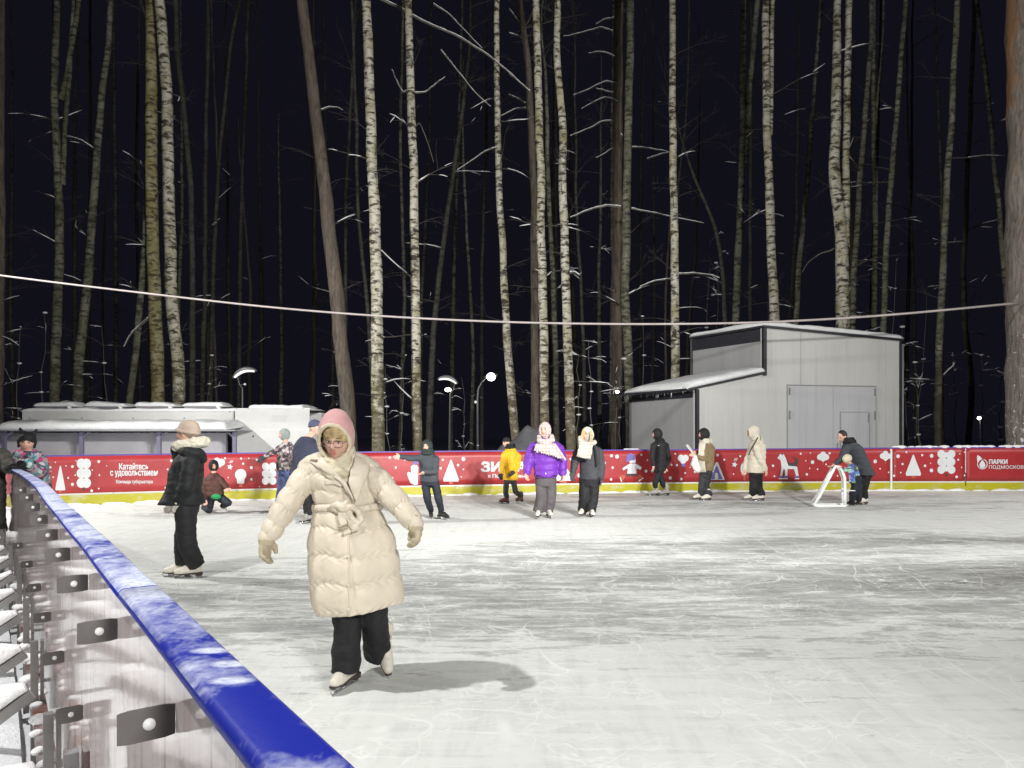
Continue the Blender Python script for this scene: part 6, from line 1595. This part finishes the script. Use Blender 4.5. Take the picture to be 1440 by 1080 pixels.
# hood, its fleece edge and the cowl
HC = J0(473.5, 612.5, .0)
o, rim = hood_shell('hood', 'pink_hood', MW, HC, axes(-3, 10, -3), (.101, .128, .158), (.005, -.026, .089, .110), .012, 1.0, -.012)
m = MB(); m.tube(rim, [.0125 * (1 + .12 * math.sin(q * 1.9)) for q in range(len(rim))], 12, True); m.blend('hood_lining', M['cream_lining'], MW, .006, 1, None, .003, 40)
m = MB(); NT_ = 72; vs = []; secs = [(632, .090, .085, .055), (636, .104, .100, .045), (643, .113, .116, .035), (650, .111, .118, .03), (655, .116, .126, .025), (662, .115, .130, .02), (669, .10, .122, .01), (676, .07, .10, .0), (682, .03, .07, .0)]
for py, rx, ry, tilt in secs:
    for q in range(NT_):
        a = 2 * PI * q / NT_; c_, s_ = math.cos(a), math.sin(a); w_ = .006 * math.sin(a * 3 + py * .35) + .004 * math.sin(a * 7 + py * .2)
        p = J0(474 + (py - 640) * .16, py, .02); vs.append(p + r * (c_ * (rx + w_)) + f * (s_ * (ry + w_)) + V((0, 0, -tilt * s_ + (.02 if py < 640 else 0) * abs(c_))))
fs = []
for i in range(len(secs) - 1):
    for q in range(NT_): q2 = (q + 1) % NT_; fs.append((i * NT_ + q, i * NT_ + q2, (i + 1) * NT_ + q2, (i + 1) * NT_ + q))
fs += [tuple(range(NT_))[::-1], tuple(range((len(secs) - 1) * NT_, len(secs) * NT_))]
m.add(vs, fs); m.blend('scarf', M['cream_lining'], MW, .006, 2, None, .007, 20)
# ---- coat: trunk of the coat as a fine loft, quilted in bands
RX = [(640, 450, 501), (647, 438, 512), (655, 428, 520), (665, 426, 523), (680, 431, 525), (695, 438, 526), (706, 441, 526), (714, 443.5, 525.5), (722, 442, 529), (732, 439.5, 534), (745, 437, 541), (760, 436, 547), (780, 436, 552), (800, 437, 555), (820, 439.5, 558), (840, 443, 560.5), (858, 447, 561.5)]
RY = [(640, .09), (650, .115), (665, .135), (690, .148), (706, .14), (714, .132), (724, .15), (745, .175), (780, .195), (820, .205), (858, .21)]
SEAMS = [640, 668, 691, 714, 741, 778, 815, 857]
def coat_r(py, th):
    """surface of the coat at photo row py, angle th (0 = right, 90 deg = towards the camera)"""
    xl = interp(py, [(a, b) for a, b, c in RX]); xr = interp(py, [(a, c) for a, b, c in RX]); ry = interp(py, RY)
    # the hem and the lower seams tilt up to the right
    tilt = 0.0
    cx = (xl + xr) / 2; hw = (xr - xl) / 2 / F * D0
    c_, s_ = math.cos(th), math.sin(th); e = 2 / 2.25
    x = math.copysign(abs(c_) ** e, c_); y = math.copysign(abs(s_) ** e, s_)
    w = py + (2.0 * math.sin(th * 3 + 1) + 1.5 * math.sin(th * 7)) * (1 if py < 850 else 0)
    i = 0
    while i < len(SEAMS) - 2 and w > SEAMS[i + 1]: i += 1
    q = max(0, min(1, (w - SEAMS[i]) / (SEAMS[i + 1] - SEAMS[i])))
    bulge = (math.sin(PI * q) ** .36) if 0 < q < 1 else 0
    amp = .016 if py < 712 else .021
    # button line at the front pinches the quilting
    fr = math.exp(-((th - PI / 2 + .10) / .05) ** 2) if math.sin(th) > 0 else 0
    n = mnoise.fractal(V((math.cos(th) * 2.6, math.sin(th) * 2.6, py * .035)), 1, 2, 4)
    n2 = mnoise.noise(V((th * 5.0, py * .11, 4)))
    pinch = math.exp(-((q if q < .5 else 1 - q) / .16) ** 2)
    d = amp * bulge + .0045 * n + .005 * n2 * pinch + .0045 * math.sin(th * 26 + 3 * math.sin(py * .4)) * pinch - .012 * fr
    if py > 716: d += .012 * math.sin(th * 5 + .6) * min(1, (py - 716) / 60)
    z = CAM_H + (HOR - py) / F * D0
    if py > 720: z += ((py - 720) / 138) ** 1.3 * .075 * (x * .5) - 0.0
    ctr = V(((cx - 720) / F * D0, D0 + .07, z))
    return ctr + r * (x * (hw + d)) + f * (y * (ry + d)) * 1.0
m = MB(); NTH, rows = 168, [640 + (858 - 640) * i / 190 for i in range(191)]
vs = [coat_r(py, 2 * PI * j / NTH) for py in rows for j in range(NTH)]
# inside of the hem
for s_ in (.955, .90):
    ring = [coat_r(858 if s_ > .92 else 846, 2 * PI * j / NTH) for j in range(NTH)]; cc = sum(ring, V((0, 0, 0))) / NTH
    vs += [cc + (p - cc) * s_ for p in ring]
nr = len(rows) + 2; fs = []
for i in range(nr - 1):
    for j in range(NTH):
        j2 = (j + 1) % NTH; fs.append((i * NTH + j, i * NTH + j2, (i + 1) * NTH + j2, (i + 1) * NTH + j))
fs.append(tuple(range(NTH))); fs.append(tuple(range((nr - 1) * NTH, nr * NTH)))
m.add(vs, fs)
# yoke over the shoulders and the sleeves, quilted across
def sleeve(m, pts, rad, seams, seed, seg=56):
    P = []; R = []; T = []
    pts = [V(p) for p in pts]; L = [0]
    for a, b in zip(pts, pts[1:]): L.append(L[-1] + (b - a).length)
    n = 110
    def pos(s):
        for i in range(len(pts) - 1):
            if s <= L[i + 1] + 1e-9:
                t = (s - L[i]) / (L[i + 1] - L[i]); return pts[i].lerp(pts[i + 1], t), lerp(rad[i], rad[i + 1], t)
        return pts[-1], rad[-1]
    raw = [pos(L[-1] * i / n) for i in range(n + 1)]
    cen = [q[0] for q in raw]
    for _ in range(14): cen = [cen[0]] + [(cen[i - 1] + 2 * cen[i] + cen[i + 1]) / 4 for i in range(1, n)] + [cen[-1]]
    vs = []; a = None
    for i in range(n + 1):
        t = (cen[min(n, i + 1)] - cen[max(0, i - 1)]).normalized()
        if a is None: a = t.cross(V((0, 1, 0))).normalized()
        a = (a - t * a.dot(t)).normalized(); b = t.cross(a); s = i / n
        for j in range(seg):
            th = 2 * PI * j / seg; w = s + .012 * math.sin(th * 2 + seed) + .008 * math.sin(th * 5 + seed * 2)
            g = 0
            while g < len(seams) - 2 and w > seams[g + 1]: g += 1
            q = max(0, min(1, (w - seams[g]) / (seams[g + 1] - seams[g]))); pinch = math.exp(-((q if q < .5 else 1 - q) / .17) ** 2)
            d = .017 * (math.sin(PI * q) ** .40 if 0 < q < 1 else 0) - .008 + .005 * mnoise.fractal(V((math.cos(th) * 1.8 + seed, math.sin(th) * 1.8, s * 9)), 1, 2, 4) + .006 * math.sin(th * 17 + 4 * math.sin(s * 30)) * pinch
            vs.append(cen[i] + (a * math.cos(th) + b * math.sin(th)) * (raw[i][1] + d))
    fs = []
    for i in range(n):
        for j in range(seg):
            j2 = (j + 1) % seg; fs.append((i * seg + j, i * seg + j2, (i + 1) * seg + j2, (i + 1) * seg + j))
    fs += [tuple(range(seg))[::-1], tuple(range(n * seg, (n + 1) * seg))]
    m.add(vs, fs)
sleeve(m, [J0(458, 655, .07), J0(434, 664, .05), J0(417, 690, .0), J0(400, 715, -.05), J0(386, 739, -.08), J0(377, 756, -.10)], [.064, .071, .070, .068, .059, .047], [0, .24, .47, .66, .84, 1.0], 2.0)
sleeve(m, [J0(492, 652, .07), J0(517, 661, .05), J0(541, 688, .0), J0(560, 708, -.06), J0(575, 726, -.10), J0(584, 738, -.12)], [.064, .072, .070, .066, .057, .046], [0, .26, .52, .78, 1.0], 5.0)
# raised storm flap down the front and the stand of the collar
m.limb([J0(449, 643, .02), J0(437, 650, .03), J0(430, 657, .05)], [.035, .045, .05]); m.limb([J0(500, 643, .02), J0(512, 650, .03), J0(520, 657, .05)], [.035, .045, .05])
COAT = m.blend('coat', M['cream_coat'], MW, .0058, 1)
# front placket
def front(x, y, off=0.0):
    """point of the coat front seen at photo pixel (x, y)"""
    xl = interp(y, [(a, b) for a, b, c in RX]); xr = interp(y, [(a, c) for a, b, c in RX])
    t = max(-.98, min(.98, (x - (xl + xr) / 2) / ((xr - xl) / 2))); th = math.acos(math.copysign(abs(t) ** (2.25 / 2), t))
    p = coat_r(y, th); return p + V((0, -off, 0))
def flap(name, poly, off, th, mat, n=9, lift=None):
    """cloth piece cut to an outline and laid on the coat front"""
    bm = bmesh.new(); vs = [bm.verts.new((x, y, 0)) for x, y in poly]; fc = bm.faces.new(vs)
    bmesh.ops.triangulate(bm, faces=[fc]); bmesh.ops.subdivide_edges(bm, edges=bm.edges[:], cuts=n, use_grid_fill=True)
    for v in bm.verts:
        x, y = v.co.x, v.co.y; q = J0(x, y); p = front(x, min(max(y, 641), 857), off + (lift(x, y) if lift else 0))
        if y < 641: p.z = q.z
        v.co = V(((x - 720) / F * p.y, p.y, p.z)) if y >= 641 else p
    me = bpy.data.meshes.new(name); bm.to_mesh(me); bm.free()
    o = link(name, me, M[mat], MW); s = o.modifiers.new('s', 'SOLIDIFY'); s.thickness = th; s.offset = 0
    b = o.modifiers.new('b', 'SMOOTH'); b.iterations = 3; b.factor = .5
    return o
flap('lapel', [(451, 637), (460, 650), (472, 662), (486, 676), (495, 692), (499, 704), (490, 692), (478, 676), (466, 668), (452, 660), (431, 648), (437, 640)], .030, .020, 'cream_coat', 5)
flap('lapel', [(500, 637), (512, 641), (521, 650), (518, 668), (510, 685), (501, 705), (494, 690), (489, 676), (492, 660), (497, 648)], .028, .020, 'cream_coat', 5)
flap('pocket_flap', [(456, 672), (476, 673), (483, 681), (479, 684), (470, 680), (456, 682)], .012, .010, 'cream_coat', 3)
M['coat_shadow'] = fab('coat_shade_brown', (.20, .13, .10))
flap('tab', [(430.5, 645), (449, 646), (447, 650.5), (431, 648.5)], .048, .006, 'coat_shadow', 2)  # dark brown patch standing in for the shade under the lapel
m = MB(); P = [front(498.5 + 3.2 * i / 20, 722 + 133 * i / 20, .002) for i in range(21)]
m.tube(P, .0055, 8); m.build('placket', M['cream_coat'], MW)
m = MB()
for y in (741, 778, 815, 848): p = front(499 + (y - 722) * .024, y, .006); m.ell(p, (.011, .006, .011), None, 12, 8)
m.build('buttons', M['cream_knit'], MW)
# belt, knot, loops and hanging ends
m = MB(); secs = []
NB_ = 96; vs = []
for j in range(NB_):
    th = 2 * PI * j / NB_; p = coat_r(714, th); cc = V((J0(484.5, 714).x, D0 + .07, p.z)); o_ = (p - cc); o_.z = 0; o_.normalize()
    zz = .006 * math.sin(th * 4) + .004 * mnoise.noise(V((th * 3, 0, 0)))
    for du, dz in ((.004, -.021), (.014, -.018), (.017, 0), (.014, .018), (.004, .021)): vs.append(p + o_ * (du + .010) + V((0, 0, dz + zz)))
fs = []
for j in range(NB_):
    for q in range(4): fs.append((j * 5 + q, ((j + 1) % NB_) * 5 + q, ((j + 1) % NB_) * 5 + q + 1, j * 5 + q + 1))
m.add(vs, fs); m.build('belt', M['cream_coat'], MW)
m = MB(); kx, ky = 491, 712
def fb(x, y, off): return front(x, y, off)
m.limb([fb(484, 706, .05), fb(491, 710, .075), fb(498, 716, .05)], [.022, .03, .022]); m.limb([fb(488, 718, .05), fb(492, 711, .08), fb(496, 703, .05)], [.018, .022, .016])
m.limb([fb(494, 712, .06), fb(502, 709, .075), fb(510, 715, .07), fb(514, 727, .05), fb(509, 733, .045), fb(502, 724, .055), fb(495, 715, .06)], [.014, .017, .019, .02, .019, .016, .013])
m.limb([fb(489, 712, .06), fb(480, 707, .06), fb(476, 711, .05), fb(483, 716, .05)], [.012, .014, .014, .011])
m.blend('belt_knot', M['cream_coat'], MW, .006, 2, None, .004, 30)
m = MB(); slab(m, [fb(491, 714, .07), fb(491, 724, .065), fb(495, 735, .055), fb(500, 746, .05)], .045, .012, (0, -1, .1), .004); slab(m, [fb(496, 715, .06), fb(503, 728, .06), fb(510, 742, .05)], .05, .012, (0, -1, .1), .006); m.build('belt_end', M['cream_coat'], MW)
m = MB()
for q in (0, 1):
    m.tube([fb(489 + q * 2, 736 + q * 4, .078), fb(500 + q * 2, 731.5 + q * 4, .078)], .0055, 8)
m.tube([fb(489, 736, .078), fb(491, 740, .078)], .0045, 8); m.tube([fb(500, 731.5, .078), fb(502, 735.5, .078)], .0045, 8)
m.build('buckle', M['glove_beige'], MW)
# cuffs and gloves
for a, rr in ((armL, .05), (armR, .05)):
    dd = (a[2] - a[1]).normalized(); m = MB(); m.limb([a[2] - dd * .03, a[2] + dd * .01], [rr, rr * .97], 24); m.build('cuff', M['cream_coat'], MW)
m = MB(); add_hand(m, armL[2], armL[3] - armL[2], r * .7 + f * .3, 1.02, 1, .55, 1.55); m.blend('glove', M['glove_beige'], MW, .0055, 1, None, .002, 40)
m = MB(); add_hand(m, armR[2], armR[3] - armR[2], -r * .7 + f * .5, 1.0, -1, .8, 1.55); m.blend('glove', M['glove_beige'], MW, .0055, 1, None, .002, 40)
# trousers: wide black legs
m = MB(); m.loft([(H - up * .02, r * .16, f * .13), (H - up * .15, r * .17, f * .135)])
bl, br = W(487, 938, D0 - .02), W(531, 914, D0 + .22)
add_leg(m, [H - r * .085, J0(488, 876, -.01), bl + V((0, 0, -.02))], [.095, .083, .088], 1.0)
add_leg(m, [H + r * .085, J0(527, 868, .05), br + V((0, 0, -.03))], [.095, .082, .085], 4.0)
def crease(co, no):
    x = co[:, 0]; z = co[:, 2]
    return .004 * np.sin(x * 60 + np.sin(z * 9) * 2) + .003 * np.sin(z * 40 + x * 20) * np.clip(.5 - z, 0, 1)
m.blend('trousers', M['black_cloth'], MW, .009, 3, crease, .008, 12)
# ================================================================= night sky, floodlights, camera
w = bpy.data.worlds.new('World'); scene.world = w; w.use_nodes = True
bg = w.node_tree.nodes['Background']; bg.inputs['Color'].default_value = (.0054, .0052, .0092, 1); bg.inputs['Strength'].default_value = 1.0
def flood(name, loc, target, watts, angle, blend=.6, size=.25, col=(1, .985, .95)):
    l = bpy.data.lights.new(name, 'SPOT'); l.energy = watts; l.spot_size = math.radians(angle); l.spot_blend = blend; l.shadow_soft_size = size; l.color = col
    o = bpy.data.objects.new(name, l); COL.objects.link(o); o.location = loc
    o.rotation_euler = (V(target) - V(loc)).to_track_quat('-Z', 'Y').to_euler(); return o
# masts round the rink carry the floodlights (all outside the picture); the last ones are added fill
flood('floodlight_or_fill', (-4.3, 3.3, 6.8), (1.0, 4.2, 0), 1650, 112, .8, .10, (1, .99, .97))
flood('floodlight_or_fill', (-17.0, 10.5, 9.0), (-3, 18.5, 0), 11500, 100, .8, .3)
flood('floodlight_or_fill', (6.0, -4.5, 6.8), (3, 24, 7.5), 14000, 76, .5, .4)
flood('floodlight_or_fill', (7.5, -3.5, 7.0), (-8, 24, 8.0), 13000, 64, .5, .4)
flood('floodlight_or_fill', (19.0, 12.0, 9), (4, 14, 0), 3500, 110, .8, .4)
flood('board_fill', (-4.6, -2.6, 4.2), (-1.9, 2.4, .5), 850, 46, .9, .6)  # added unseen spot to brighten the outer face of the near boards
flood('floodlight_or_fill', (3.6, -3.8, 4.2), (-.9, 4.9, 1.1), 2900, 74, .9, .7)  # added low front fill for the cream coat and the face
cam = bpy.data.cameras.new('camera'); co = bpy.data.objects.new('camera', cam); COL.objects.link(co)
co.location = (0, 0, CAM_H); co.rotation_euler = (math.radians(90), 0, 0)
cam.sensor_width = 36; cam.lens = F / 1440 * 36; cam.shift_y = (HOR - 540) / 1440; cam.clip_start = .05; cam.clip_end = 800
scene.camera = co
scene.view_settings.view_transform = 'Standard'; scene.view_settings.look = 'None'; scene.view_settings.exposure = 0; scene.view_settings.gamma = 1
scene.cycles.max_bounces = 5; scene.cycles.diffuse_bounces = 3; scene.cycles.glossy_bounces = 3; scene.cycles.use_denoising = True

for o in bpy.data.objects:
    if o.name.startswith('snow_cover') and o.parent is not None: o['kind'] = 'stuff'   # snow nobody could count
